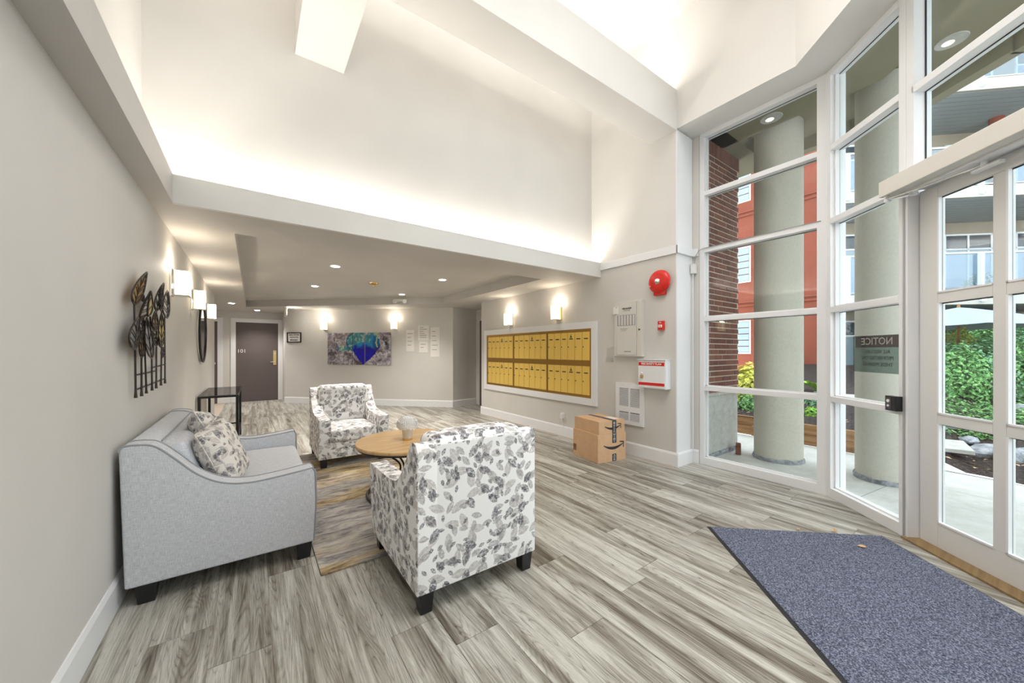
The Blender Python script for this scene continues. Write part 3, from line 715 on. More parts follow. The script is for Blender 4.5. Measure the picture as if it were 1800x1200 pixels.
# entrance mat
ma = Vector((2.742, 1.365, 0)); mu = Vector((-.671, -.741, 0)).normalized(); mv = Vector((.75, -.66, 0)).normalized()
mu = Vector((-.671, -.741, 0)).normalized(); mv = Vector((-mu.y, mu.x, 0)); mv = mv if mv.dot(NO) > 0 else -mv
mt = empty('entrance_mat', tuple(ma), 0, 'blue grey carpet mat with black rubber edge in front of the entrance doors', 'doormat')
LM, WM = 2.4, 1.17
m = MB(); m.obox(mu*.02+mv*.02+Vector((0, 0, .002)), mu*(LM-.04), mv*(WM-.04), (0, 0, .007)); m.build('carpet', 'mat', mt)
m = MB()
for p, q, n_ in ((Vector(), mu*LM, mv), (mv*WM, mu*LM, -mv), (mu*.0, mv*WM, mu), (mu*LM, mv*WM, -mu)):
    L = q.length; dq = q.normalized()
    m.add([p, p+q, p+q-dq*.028+n_*.028+Vector((0, 0, .006)), p+dq*.028+n_*.028+Vector((0, 0, .006)), p+n_*.028+dq*.028, p+q-dq*.028+n_*.028], [(0, 1, 2, 3), (4, 3, 2, 5)])
m.build('rubber_edge', 'gasket', mt)
def leaf_thing(px, s, rz, label):
    n_ = 7; m = MB(); top_, bot = [], []
    for i in range(n_):
        t = i/(n_-1); w_ = math.sin(PI*t**.8)*.33*s; x = (t-.5)*s; z = .012+.25*s*abs(t-.5)**1.6
        top_.append((x, w_, z+.25*w_)); bot.append((x, -w_, z+.4*w_))
    mid = [((i/(n_-1)-.5)*s, 0, .0095+.25*s*abs(i/(n_-1)-.5)**1.6) for i in range(n_)]
    vs_ = top_+mid+bot; fs = []
    for i in range(n_-1): fs += [(i, i+1, n_+i+1, n_+i), (n_+i, n_+i+1, 2*n_+i+1, 2*n_+i)]
    m.add(vs_, fs); m.tube([mid[0], (mid[0][0]-.3*s, .05*s, .012)], .0007, 4)
    o = m.build('fallen_leaf', 'leaf_dry', None); o.location = (px[0], px[1], 0); o.rotation_euler.z = rz; tag(o, label, 'leaf', 'fallen leaves on the entrance mat')
leaf_thing((3.40, .79), .058, .4, 'dry brown leaf on the far edge of the mat, larger one')
leaf_thing((3.22, .95), .032, .9, 'small dry leaf leftmost on the far edge of the mat')
leaf_thing((3.27, .62), .05, 2.2, 'pale dry leaf in the middle of the blue grey mat')

# ------------------------------------------------------------------ things on the mailbox wall
def wall_root(name, y, z, label, cat, group=None): return empty(name, (XR, y, z), 0, label, cat, group)
# mailbox bank: y 6.407 (far) .. 3.41 (near), z .535 .. 1.715
mbx = wall_root('mailbox_bank', 3.41, .535, 'wall bank of gold mailboxes in a white frame', 'mailboxes')
Lb, Hb = 2.997, 1.185; fw = .10
fm = MB()
for a in ((0, Lb, 0, fw), (0, Lb, Hb-fw, Hb), (0, fw, fw, Hb-fw), (Lb-fw, Lb, fw, Hb-fw)): fm.box(-.03, 0, a[0], a[1], a[2], a[3])
fm.build('frame', 'white', mbx, bevel=.003)
MB().box(-.006, 0, fw, Lb-fw, fw, Hb-fw).build('back_plate', 'gold_dull', mbx)
yA, yB, zA, zB = fw, Lb-fw, fw, Hb-fw
colw = (yB-yA)/3; g_ = .022
tr = MB()
for y in (yA, yA+colw, yA+2*colw, yB-.03): tr.box(-.022, -.006, y, y+.03 if y != yA else y+.03, zA, zB)
zm = (zA+zB)/2
for z, h in ((zA, .03), (zm-.035, .07), (zB-.035, .035)): tr.box(-.024, -.006, yA, yB, z, z+h)
tr.build('trim_rails', 'gold_dull', mbx, bevel=.002)
dproto = None
cell0 = [(yA+colw*c+.032 if c else yA+.032, yA+colw*(c+1)-.003) for c in range(3)]; cell0[2] = (cell0[2][0], yB-.032)
for row in range(2):
    z0 = zA+.034 if row == 0 else zm+.038; z1 = zm-.038 if row == 0 else zB-.038
    for c in range(3):
        a, b = cell0[c]; dw = (b-a)/6
        for k in range(6):
            y0 = a+dw*k
            m = MB(); m.box(-.016, -.006, .0035, dw-.0035, .003, z1-z0-.003)
            d = m.build('mailbox_door', 'gold_door', mbx, bevel=.0015); d.location = (0, y0, z0)
            h = z1-z0
            m = MB(); m.cyl((-.016, dw*.86, h*.47), (-.021, dw*.86, h*.47), .008, n=10); m.build('lock', 'dark', d)
            m = MB(); m.box(-.0175, -.016, dw*.25, dw*.75, h*.74, h*.775); m.build('name_slot', 'dark', d)
            if k == 2:      # postal crest: crown over a small shield
                m = MB(); yc = dw/2
                m.box(-.0175, -.016, yc-.022, yc+.022, h*.80, h*.82); m.box(-.0175, -.016, yc-.016, yc+.016, h*.825, h*.85)
                m.add([(-.0177, yc-.012, h*.855), (-.0177, yc+.012, h*.855), (-.0177, yc+.017, h*.88), (-.0177, yc+.006, h*.872), (-.0177, yc, h*.90), (-.0177, yc-.006, h*.872), (-.0177, yc-.017, h*.88)], [(0, 1, 2, 3, 4, 5, 6)])
                m.cyl((-.016, yc, h*.915), (-.018, yc, h*.915), .006, n=10); m.build('crest', 'dark', d)

def sconce(name, o, nrm, label, group, gold=False, W_=.11, Hs=.20, wat=1.7):
    """o: point on the wall (shade centre height), nrm: out of the wall"""
    r = empty(name, o, math.atan2(nrm[1], nrm[0]), label, 'wall light', group)
    MB().box(0, .014, -.055, .055, -.12, .12).build('backplate', 'brass' if gold else 'chrome', r, bevel=.002)
    m = MB(); m.box(.014, .125, -.05, .05, -.115, -.103); m.box(.01, .03, -.012, .012, -.11, -.05); m.build('bracket', 'chrome', r, bevel=.001)
    m = MB(); x0, x1 = .035, .125; t = .005; h = Hs/2; Y = W_/2
    m.box(x0, x0+t, -Y, Y, -h, h); m.box(x1-t, x1, -Y, Y, -h, h); m.box(x0, x1, -Y, -Y+t, -h, h); m.box(x0, x1, Y-t, Y, -h, h); m.box(x0, x1, -Y, Y, -h, -h+t)
    m.build('shade', 'shade', r)
    l = bpy.data.lights.new('sconce_bulb', 'POINT'); l.energy = wat; l.color = (1, .89, .74); l.shadow_soft_size = .035
    lo = bpy.data.objects.new('sconce_bulb', l); C.objects.link(lo); lo.parent = r; lo.location = (.08, 0, .125)
    return r
sconce('wall_sconce', (XR, 4.19, 1.895), (-1, 0), 'square opal wall sconce above the mailboxes, nearer to the red bell', 'wall sconces', True)
sconce('wall_sconce', (XR, 5.48, 1.885), (-1, 0), 'square opal wall sconce above the mailboxes, farther from the red bell', 'wall sconces')
for y, lb_ in ((4.17, 'square opal sconce on the left wall, nearest the leaf sculpture'), (5.40, 'square opal sconce on the left wall above the near edge of the mirror'), (6.87, 'square opal sconce on the left wall beyond the mirror')):
    sconce('wall_sconce', (XL, y, 1.88), (1, 0), lb_, 'wall sconces')
nd = (-dn.x, -dn.y)
for (x, y), lb_ in (((1.46, 9.97), 'square opal sconce above the left end of the blue painting'), ((2.76, 8.67), 'square opal sconce above the right end of the blue painting')):
    sconce('wall_sconce', (x, y, 1.93), nd, lb_, 'wall sconces')

# red alarm bell
b = wall_root('alarm_bell', 2.455, 2.105, 'round red fire alarm bell high on the wall', 'alarm bell')
R_ = Matrix.Rotation(-PI/2, 4, 'Y')
MB().lathe([(0, .0), (.085, 0), (.085, .03), (.03, .035), (0, .035)], n=32, M4=R_).build('mount', 'red', b, smooth=True)
MB().lathe([(0, .03), (.132, .03), (.137, .034), (.134, .045), (.118, .062), (.09, .074), (.05, .080), (.0, .082)], n=48, M4=R_).build('gong', 'red', b, smooth=True)
MB().lathe([(0, .08), (.03, .08), (.033, .083), (.027, .089), (0, .091)], n=24, M4=R_).build('centre_cap', 'chrome', b, smooth=True)
MB().box(-.045, 0, -.07, .07, -.155, -.115).build('bracket', 'red', b, bevel=.004)
# alarm panel
p = wall_root('alarm_control_unit', 2.675, 1.235, 'cream fire alarm annunciator panel with a row of zone labels', 'alarm panel'); Wp, Hp = .408, .69
MB().box(-.055, 0, 0, Wp, 0, Hp).build('cabinet', 'beigemetal', p, bevel=.003)
MB().box(-.064, -.055, .075, Wp-.045, .02, Hp-.012).build('door', 'beigemetal', p, bevel=.002)
m = MB()
for y in (.072, Wp-.046): m.box(-.058, -.0545, y, y+.004, .015, Hp-.01)
m.build('door_gap', 'greyink', p)
m = MB(); m.box(-.0655, -.064, .085, Wp-.055, .385, .52); m.build('zone_window', 'greyink', p)
for k in range(6):
    y = .095+k*.043; m = MB(); m.box(-.067, -.0655, y, y+.026, .392, .513); m.build('zone_label', 'paper', p)
    m = MB()
    for j in range(7): m.box(-.0675, -.067, y+.004, y+.020, .40+j*.016, .406+j*.016)
    m.build('zone_print', 'greyink', p)
text('lettering', 'FIRE ALARM', .026, 'ink', p, frame_mx((-.066, .21, .60), (0, -1, 0), (0, 0, 1)), bold=.0006)
text('lettering', 'CONTROL UNIT', .014, 'greyink', p, frame_mx((-.0655, .21, .575), (0, -1, 0), (0, 0, 1)))
m = MB(); m.box(-.0652, -.064, .15, .25, .055, .066); m.box(-.0652, -.064, .20, .31, .34, .348); m.box(-.0652, -.064, .22, .30, .32, .326); m.build('small_print', 'greyink', p)
MB().cyl((-.062, .035, .33), (-.055, .035, .33), .009, n=14).build('key_lock', 'dark', p)
m = MB(); m.box(-.069, -.067, .33, .42, .54, .635); m.build('paper_tag', 'paper', p, bevel=.001)
MB().cyl((-.071, .365, .622), (-.067, .365, .622), .005, n=10).build('tag_pin', 'dark', p)
# pull station
p = wall_root('fire_pull_station', 2.44, 1.545, 'small red fire alarm pull station below the bell', 'fire alarm')
MB().box(-.04, 0, -.035, .035, 0, .105).build('housing', 'red', p, bevel=.004)
MB().box(-.046, -.04, -.024, .024, .03, .06).build('pull_handle', 'plastic', p, bevel=.002)
text('lettering', 'FIRE', .014, 'plastic', p, frame_mx((-.041, 0, .085), (0, -1, 0), (0, 0, 1)), bold=.0004)
text('lettering', 'PULL', .014, 'red', p, frame_mx((-.0465, 0, .045), (0, -1, 0), (0, 0, 1)), bold=.0004)
# fire safety plan box
p = wall_root('fire_plan_box', 2.335, .865, 'white metal fire safety plan box with red stripes and padlock', 'document box'); Wp, Hp = .36, .33
MB().box(-.10, 0, 0, Wp, 0, Hp).build('cabinet', 'white', p, bevel=.003)
MB().box(-.106, -.10, .01, Wp-.01, .01, Hp-.008).build('door', 'white', p, bevel=.002)
MB().box(-.115, .0, -.004, Wp+.004, Hp, Hp+.008).build('lid', 'white', p, bevel=.001)
m = MB(); m.box(-.1075, -.106, .012, Wp-.012, .265, .305); m.build('title_band', 'red', p)
m = MB(); m.box(-.1075, -.106, .012, Wp-.012, .035, .068); m.build('lower_band', 'red', p)
text('lettering', 'FIRE SAFETY PLAN', .033, 'paper', p, frame_mx((-.108, Wp/2, .285), (0, -1, 0), (0, 0, 1)), bold=.0009, sx=.98)
m = MB(); m.box(-.121, -.108, Wp-.078, Wp-.040, .115, .155); m.build('padlock_body', 'brass', p, bevel=.004)
MB().tube([(-.114, Wp-.07, .15), (-.114, Wp-.07, .172), (-.114, Wp-.059, .182), (-.114, Wp-.048, .172), (-.114, Wp-.048, .15)], .0035, 6).build('padlock_shackle', 'chrome', p)
# wall heater
p = wall_root('wall_heater', 2.675, .375, 'white wall heater grille behind the parcels', 'heater'); Wp, Hp = .417, .52
MB().box(-.012, 0, 0, Wp, 0, Hp).build('frame', 'white', p, bevel=.002)
fr_ = MB()
sl = [(.055, .195, .045, .155), (.215, .36, .045, .155), (.055, .195, .225, .455), (.215, .36, .225, .455)]
ys = [0, .055, .195, .215, .36, Wp]
fr_.box(-.022, -.012, 0, .055, 0, Hp); fr_.box(-.022, -.012, .36, Wp, 0, Hp); fr_.box(-.022, -.012, .195, .215, 0, Hp)
for a in ((.055, .195), (.215, .36)):
    for z0, z1 in ((0, .045), (.155, .225), (.455, Hp)): fr_.box(-.022, -.012, a[0], a[1], z0, z1)
fr_.build('face_plate', 'white', p)
m = MB()
for y0, y1, z0, z1 in sl: m.box(-.0135, -.012, y0, y1, z0, z1)
m.build('cavity_shade', 'gasket', p)  # flat black sheets stand in for the shade behind the louvres
for y0, y1, z0, z1 in sl:
    n_ = int((z1-z0)/.0125)
    for k in range(n_):
        z = z0+k*.0125+.003
        MB().add([(-.022, y0, z), (-.022, y1, z), (-.014, y1, z+.006), (-.014, y0, z+.006), (-.022, y0, z+.002), (-.022, y1, z+.002), (-.014, y1, z+.008), (-.014, y0, z+.008)],
                 [(0, 1, 2, 3), (7, 6, 5, 4), (0, 4, 5, 1), (1, 5, 6, 2), (2, 6, 7, 3), (3, 7, 4, 0)]).build('louvre', 'alu', p)
# outlet with adapter and cord
p = wall_root('outlet_adapter', 4.10, .30, 'white plug adapter low on the wall with a short cord, left of the parcels', 'plug')
MB().box(-.006, 0, -.04, .04, -.06, .06).build('cover_plate', 'plastic', p, bevel=.002)
MB().box(-.05, -.006, -.028, .028, -.03, .045).build('adapter', 'plastic', p, bevel=.005)
MB().tube([(-.03, 0, -.03), (-.03, 0, -.09), (-.022, -.01, -.13), (-.019, -.03, -.17)], .005, 6).build('cord', 'plastic', p)
# clear acrylic holder
p = wall_root('leaflet_holder', 3.20, 1.16, 'clear acrylic leaflet holder on the wall right of the mailboxes', 'holder')
M['acrylic'] = glassm('clear_acrylic', (.99, .99, .99), .04)
m = MB(); m.box(-.003, 0, -.06, .06, 0, .19); m.build('back', 'acrylic', p); m = MB(); m.box(-.03, -.027, -.06, .06, 0, .05); m.box(-.03, 0, -.06, .06, -.003, 0); m.box(-.03, 0, -.06, -.057, 0, .05); m.build('pocket', 'acrylic', p)
# conduit and wire by the window
cd = empty('door_contact_cable', (4.17, 2.262, 0), 0, 'thin white cable with small junction box beside the tall window', 'cable')
m = MB(); m.tube([(0, -.03, .16), (0, -.03, 2.20)], .007, 6); m.build('cable', 'plastic', cd)
MB().box(-.03, .03, -.06, -.014, 2.20, 2.31).build('junction_box', 'plastic', cd, bevel=.004)
m = MB(); m.tube([(-.01, -.05, 2.31), (-.01, -.07, 2.40), (.0, -.10, 2.455), (.03, -.13, 2.475), (.035, -.6, 2.482), (.035, -1.19, 2.484)], .004, 6); m.build('wire', 'greyink', cd)

# parcels
def carton(name, w_, d, h, label):
    r = empty(name, (0, 0, 0), 0, label, 'parcel', 'cardboard parcels by the wall')
    MB().box(0, w_, 0, d, 0, h).build('carton', 'card', r, bevel=.002); return r
ang = math.atan2(2.791-2.85, 3.672-3.243)
def smile(r, w_, cx_, cz_, s, tape):
    pts = [(cx_-.36*s+.72*s*t, cz_+.10*s*((2*t-1)**2)-.06*s) for t in [i/14 for i in range(15)]]
    m = MB()
    for i in range(14):
        (a, z), (b_, z2) = pts[i], pts[i+1]; th1 = s*.03*(.35+math.sin(PI*i/14)); th2 = s*.03*(.35+math.sin(PI*(i+1)/14))
        m.add([(a, -.0015, z-th1), (b_, -.0015, z2-th2), (b_, -.0015, z2+th2), (a, -.0015, z+th1)], [(0, 1, 2, 3)])
    ex, ez = pts[-1]
    m.add([(ex+.03*s, -.0016, ez+.06*s), (ex-.14*s, -.0016, ez+.075*s), (ex-.11*s, -.0016, ez+.045*s), (ex, -.0016, ez+.03*s), (ex, -.0016, ez-.10*s), (ex+.03*s, -.0016, ez-.12*s)], [(0, 1, 2, 3), (0, 3, 4, 5)])
    m.build('printed_arrow', 'ink', r)
lo_ = carton('parcel_box', .433, .464, .328, 'larger brown parcel on the floor, lower one of the two stacked parcels'); lo_.location = (3.243, 2.85, 0); lo_.rotation_euler.z = ang
smile(lo_, .433, .235, .18, .42, None)
def tape(r, x, z0, z1, ytop=None, h=None, marks=()):
    m = MB(); m.box(x-.032, x+.032, -.001, 0, z0, z1)
    if ytop: m.box(x-.032, x+.032, -.001, ytop, h, h+.001)
    m.build('packing_tape', 'tape', r)
    mk = MB()
    z = z0+.012; random.seed(int(x*1000+z0*77))
    while z < z1-.012:
        ww = random.choice((.010, .014, .018)); mk.box(x-ww, x+ww, -.0018, -.001, z, z+random.choice((.004, .007))); z += .014
    mk.build('tape_print', 'plastic', r)
tape(lo_, .25, .0, .085); tape(lo_, .25, .215, .328)
m = MB(); m.box(-.0015, 0, .40, .46, .06, .14); m.build('side_label', 'timber', lo_)
up = carton('parcel_box', .40, .455, .150, 'smaller brown parcel on top, upper one of the two stacked parcels'); up.rotation_euler.z = ang; up.location = (3.262, 2.853, .3285)
smile(up, .40, .21, .075, .34, None); tape(up, .235, 0, .15, .455, .150)
m = MB(); m.box(.28, .37, .06, .22, .1505, .1515); m.build('shipping_label', 'paper', up)

# ------------------------------------------------------------------ things on the diagonal wall
du = dd.normalized(); nu = Vector((-dn.x, -dn.y, 0))       # nu points into the room
def on_diag(x): t = (x-DIAG0.x)/du.x; return DIAG0+du*t
def diag_root(name, x, z, label, cat, group=None):
    o_ = on_diag(x)+nu*.002; r = empty(name, (o_.x, o_.y, z), math.atan2(du.y, du.x), label, cat, group); return r
# abstract painting in three panels, painted point by point
pa = diag_root('abstract_painting', 1.506, .97, 'blue and teal abstract painting in three panels on the far wall', 'painting')
PW, PH = 1.665, .775
def art_col(u, v):
    n = lambda s, k: noise.fractal(Vector((u*s*2.1, v*s, k)), 1.0, 2.0, 5)
    d1 = n(2.2, 1.3); d2 = n(5, 5.1); d3 = n(13, 9.7); rdg = abs(n(4.2, 40.2))
    g = .26+.14*d2+.22*d3+.10*d1; c = Vector((g+.03, g+.005, g+.03))
    c = c.lerp(Vector((.70, .68, .70)), max(0, min(.9, (.13-rdg)*8)))
    c = c.lerp(Vector((.05, .04, .05)), max(0, min(.75, (rdg-.45)*3)))
    if v > .6 and u < .5: c = c.lerp(Vector((.28, .19, .14)), max(0, min(.7, n(9, 15)*2)))
    c = c.lerp(Vector((.28, .17, .38)), max(0, min(.3, (n(4, 33)-.25)*2)))
    x = u+.02*d2; y = v+.03*d1
    hw_ = .235*(max(0, y)/.60)**.8 if y < .6 else .235-.06*(y-.6)
    blue = abs(x-.575-.05*y) < hw_ and y < .60+.13*math.sin((x-.42)*9)+(.28 if x > .69 else 0)
    lobe = ((x-.50)/.19)**2+((y-.70)/.33)**2; lobe2 = ((x-.70)/.12)**2+((y-.75)/.28)**2
    tail = .15 < x < .38 and abs(y-.52+.02*d3) < .085*(1-(x-.15)*1.5)
    if lobe < 1 or lobe2 < 1 or tail: c = Vector((.05, .26+.12*d2, .28+.10*d1)).lerp(Vector((.50, .58, .42)), max(0, min(1, d3*1.2+d2*.6+.1)))
    if .85 < lobe < 1.05 and x < .5: c = Vector((.01, .10, .22))
    if blue:
        c = Vector((.010, .006, .40+.16*d2)).lerp(Vector((.02, .26, .55)), max(0, min(1, (y-.50)*5+d2)))
        if x > .73 and y > .45: c = c.lerp(Vector((.01, .03, .16)), .6)
    if abs(x-.785) < .010 and y > .55: c = Vector((.42, .55, .20))
    return [max(.004, min(1, q)) for q in c]
def paint_panel(u0, u1):
    nx, nz = max(8, int((u1-u0)*170)), 78; m = MB()
    m.grid(lambda a, b_: ((u0+(u1-u0)*a)*PW, -.022, b_*PH), nx, nz)
    m.add([(u0*PW, -.0218, 0), (u1*PW, -.0218, 0), (u1*PW, 0, 0), (u0*PW, 0, 0), (u0*PW, -.0218, PH), (u1*PW, -.0218, PH), (u1*PW, 0, PH), (u0*PW, 0, PH)],
          [(0, 3, 2, 1), (4, 5, 6, 7), (1, 2, 6, 5), (2, 3, 7, 6), (3, 0, 4, 7)])
    o = m.build('canvas_panel', 'canvas', pa); ca = o.data.color_attributes.new('Col', 'FLOAT_COLOR', 'POINT')
    for i, v in enumerate(o.data.vertices):
        c = art_col(v.co.x/PW, v.co.z/PH); ca.data[i].color = (*c, 1)
    return o
mm_ = mat('painted_canvas', (.5, .5, .5), .35); t = NT(mm_); at_ = t.n('VertexColor', layer_name='Col'); t.l(at_.outputs[0], t.p.inputs['Base Color']); M['canvas'] = mm_
for u0, u1 in ((0, .398), (.405, .594), (.604, 1)): paint_panel(u0, u1)
# small framed arrow sign
s = diag_root('framed_sign', .70, 1.515, 'small black framed arrow sign beside door 101', 'sign')
m = MB(); 
for a in ((0, .40, 0, .025), (0, .40, .23, .255), (0, .025, .025, .23), (.375, .40, .025, .23)): m.box(a[0], a[1], -.02, 0, a[2], a[3])
m.build('frame', 'dark', s); MB().box(.025, .375, -.008, 0, .025, .23).build('card', 'paper', s)
text('lettering', 'MAIL ROOM', .05, 'ink', s, frame_mx((.20, -.009, .19), (1, 0, 0), (0, 0, 1)), bold=.001); text('lettering', 'ELEVATOR', .05, 'ink', s, frame_mx((.20, -.009, .13), (1, 0, 0), (0, 0, 1)), bold=.001)
m = MB(); m.add([(.08, -.009, .065), (.12, -.009, .04), (.12, -.009, .055), (.30, -.009, .055), (.30, -.009, .075), (.12, -.009, .075), (.12, -.009, .09)], [(0, 1, 2, 3, 4, 5, 6)]); m.build('arrow', 'ink', s)
# notices
def notice(x, z0, z1, wd, label, lines):
    r = diag_root('paper_notice', x, z0, label, 'notice', 'paper notices on the far wall')
    MB().box(0, wd, -.004, 0, 0, z1-z0).build('sheet', 'paper', r)
    m = MB(); h = z1-z0; random.seed(int(x*100))
    for k in range(lines):
        z = h*(1-(k+1)/(lines+1.5)); m.box(wd*.15, wd*random.uniform(.5, .85), -.0048, -.004, z, z+.012)
    m.build('printed_lines', 'greyink', r)
notice(2.955, 1.30, 1.80, .20, 'narrow white notice, leftmost of the pinned papers', 4)
notice(3.165, 1.55, 1.90, .27, 'wide white notice with bold title, upper of the middle papers', 6)
notice(3.185, 1.27, 1.53, .22, 'blank looking square notice, lower of the middle papers', 2)
notice(3.385, 1.17, 1.86, .22, 'tall white notice, rightmost of the pinned papers', 5)

# ------------------------------------------------------------------ apartment doors at the back
def apartment_door(name, x0, wd, label, number=None, fill_left=True):
    r = struct(empty(name, (x0, 11.62, 0)), label); fw = .105; ht = 2.04
    m = MB(); m.box(0, fw, -.02, 0, 0, ht+.10); m.box(wd-fw, wd, -.02, 0, 0, ht+.10); m.box(fw, wd-fw, -.02, 0, ht, ht+.10); m.build('door_casing', 'white', r, bevel=.003)
    m = MB(); m.box(fw, wd-fw, -.006, 0, 0, ht); m.build('door_leaf', 'doorpaint', r)
    if number: text('door_number', number, .13, 'plastic', r, frame_mx((fw+.12, -.010, 1.30), (1, 0, 0), (0, 0, 1)), extr=.002)
    return r
d3_ = apartment_door('door_3', -.465, 1.115, 'taupe apartment door numbered 101', '101')
p = MB(); p.box(.90, .97, -.016, -.006, .93, 1.32); p.build('lock_plate', 'brass', d3_, bevel=.002)
m = MB(); m.cyl((.935, -.016, 1.24), (.935, -.03, 1.24), .028, n=16); m.build('deadbolt', 'chrome', d3_)
m = MB(); m.cyl((.935, -.016, 1.02), (.935, -.05, 1.02), .015, n=10); m.box(.84, .945, -.055, -.043, 1.01, 1.03); m.build('lever_handle', 'chrome', d3_)
d4_ = apartment_door('door_4', -1.72, 1.10, 'dark door at the end of the corridor, mostly hidden by the left wall')
m = MB(); m.lathe([(0, 0), (.028, .003), (.03, .03), (.0, .05)], (.94, -.055, 1.0), 14, Matrix.Rotation(PI/2, 4, 'X')); m.build('door_knob', 'chrome', d4_)
# door in the recess (only its edge shows)
r = struct(empty('door_5', (4.47, 6.62, 0)), 'narrow edge of a door casing in the recess behind the mailbox wall')
m = MB(); m.box(-.02, 0, 0, .09, 0, 2.12); m.box(-.02, 0, 1.0, 1.09, 0, 2.12); m.box(-.02, 0, .09, 1.0, 2.03, 2.12); m.build('door_casing', 'wall', r, bevel=.002); MB().box(-.006, 0, .09, 1.0, 0, 2.03).build('door_leaf', 'doorpaint', r)

# ------------------------------------------------------------------ left wall things
# oval mirror
mr = empty('oval_mirror', (XL, 6.30, 1.545), 0, 'round black framed mirror on the left wall', 'mirror')
M['mirror'] = mat('mirror_glass', (.85, .85, .85), .02, 1)
MB().tube([(.028, .37*math.cos(k*PI/32), .385*math.sin(k*PI/32)) for k in range(64)], .013, 8, closed=True).build('frame', 'dark', mr, smooth=True)
MB().lathe([(0, 0), (.365, 0), (.365, .026), (0, .026)], n=64, M4=Matrix.Rotation(PI/2, 4, 'Y')).build('glass', 'mirror', mr)
# tall glass console
cn = empty('glass_console_table', (XL+.02, 5.80, 0), 0, 'tall black framed console table with smoked glass top beyond the loveseat', 'console table')
cw, cdp, chh = .40, 1.30, .75
m = MB()
for x in (0, cw-.03):
    for y in (0, cdp-.03): MB().box(x, x+.03, y, y+.03, 0, chh-.03).build('leg', 'dark', cn)
m.box(0, cw, 0, .03, chh-.03, chh-.006); m.box(0, cw, cdp-.03, cdp, chh-.03, chh-.006); m.box(0, .03, .03, cdp-.03, chh-.03, chh-.006); m.box(cw-.03, cw, .03, cdp-.03, chh-.03, chh-.006); m.build('top_frame', 'dark', cn)
MB().box(.004, cw-.004, .004, cdp-.004, chh-.006, chh).build('glass_top', 'glass_top', cn) if False else None
M['smoke_glass'] = glassm('smoked_table_glass', (.45, .43, .43), .5); MB().box(.002, cw-.002, .002, cdp-.002, chh-.006, chh+.002).build('glass_top', 'smoke_glass', cn)
m = MB(); m.box(.0, cw, 0, .03, .18, .20); m.box(0, cw, cdp-.03, cdp, .18, .20); m.box(0, .03, .03, cdp-.03, .18, .20); m.box(cw-.03, cw, .03, cdp-.03, .18, .20); m.build('stretcher', 'dark', cn)

# metal leaf sculpture; S maps its drawing (x along wall, z up) to the wall
ms = empty('leaf_wall_sculpture', (XL, 3.0, .95), 0, 'metal wall sculpture of black, gold and silver leaves on thin stems', 'wall art')
def ray_wall(px, py, off=.04):
    u = (px-900)/F; v = (HY-py)/F; cs, sn = math.cos(YAW), math.sin(YAW)
    dx, dy = u*cs+sn, -u*sn+cs; t = (XL+off)/dx; return (off, dy*t-3.0, EYE+v*t-.95)
def A_(x, y, off=.04): return ray_wall(215+x/5, 470+y/5, off)
M['iron'] = mat('dark_bronze_metal', (.05, .04, .035), .35, .8); M['sheet_gold'] = mat('hammered_gold_sheet', (.75, .60, .22), .35, .4); M['sheet_silver'] = mat('hammered_silver_sheet', (.45, .46, .48), .3, .4)
M['sheet_amber'] = mat('amber_copper_sheet', (.70, .42, .12), .35, .4)
stems = [((118, 1145), (112, 700), (104, 325)), ((170, 1130), (168, 800), (150, 560)), ((212, 1105), (205, 900), (185, 430)), ((262, 1080), (258, 800), (245, 430)), ((298, 1062), (300, 700), (300, 380)), ((340, 1037), (345, 700), (345, 380)), ((375, 1018), (374, 700), (372, 430))]
for i, (a, b_, c) in enumerate(stems):
    P = [Vector(A_(*q, .03+.006*(i % 2))) for q in (a, b_, c)]
    MB().tube([P[0], P[0].lerp(P[1], .15), P[1], P[2]], [.008, .005, .0045, .004], 8).build('stem', 'iron', ms, smooth=True)
m = MB(); m.tube([A_(118, 1075, .025), A_(375, 975, .025)], .005, 6); m.tube([A_(118, 945, .025), A_(290, 908, .025)], .005, 6); m.tube([A_(262, 880, .025), A_(375, 850, .025)], .005, 6); m.build('cross_rod', 'iron', ms)
def leafo(tip, base, wl, wr, off, fill=None, nv=6, r=.0048, hook=0):
    tip, base = Vector(tip), Vector(base); ax = tip-base; n_ = 12
    per = Vector((-ax.y, ax.x)).normalized(); L = ax.length
    if per.x > 0: per = -per
    left, right = [], []
    for i in range(n_+1):
        t = i/n_; k = math.sin(PI*t**.75)**.8 if 0 < t < 1 else 0
        c = base+ax*t+Vector((hook*t**3, 0)); left.append(c+per*wl*k); right.append(c-per*wr*k)
    lf = MB(); P = lambda q, o=0: A_(q.x, q.y, off+o)
    lf.tube([P(q) for q in left], r, 6); lf.tube([P(q) for q in right], r, 6); mid = [base+ax*(i/n_)+Vector((hook*(i/n_)**3, 0)) for i in range(n_)]
    lf.tube([P(q) for q in mid], r*.7, 5)
    for j in range(1, nv+1):
        t = j/(nv+1); i = int(t*n_); up_ = min(n_, i+2)
        lf.tube([P(mid[max(0, i-1)]), P(left[min(up_, n_)])], r*.6, 4); lf.tube([P(mid[max(0, i-1)]), P(right[min(up_, n_)])], r*.6, 4)
    lo = lf.build('metal_leaf', 'iron', ms)
    if fill:
        pl_ = MB(); pts = left+right[::-1][1:-1]; a3 = [Vector(P(q, -.008)) for q in pts]; b3 = [v+Vector((.002, 0, 0)) for v in a3]; k = len(pts)
        pl_.add(a3+b3, [tuple(range(k)), tuple(range(k, 2*k))[::-1]]+[(i, i+k, (i+1) % k+k, (i+1) % k) for i in range(k)])
        pl_.build('leaf_sheet', fill, lo)
leafo((190, 42), (108, 328), 48, 42, .05, 'sheet_amber', 6, hook=25)
leafo((140, 440), (112, 722), 62, 22, .055, 'sheet_silver', 6)
leafo((240, 208), (150, 440), 10, 66, .045, None, 7, hook=10)
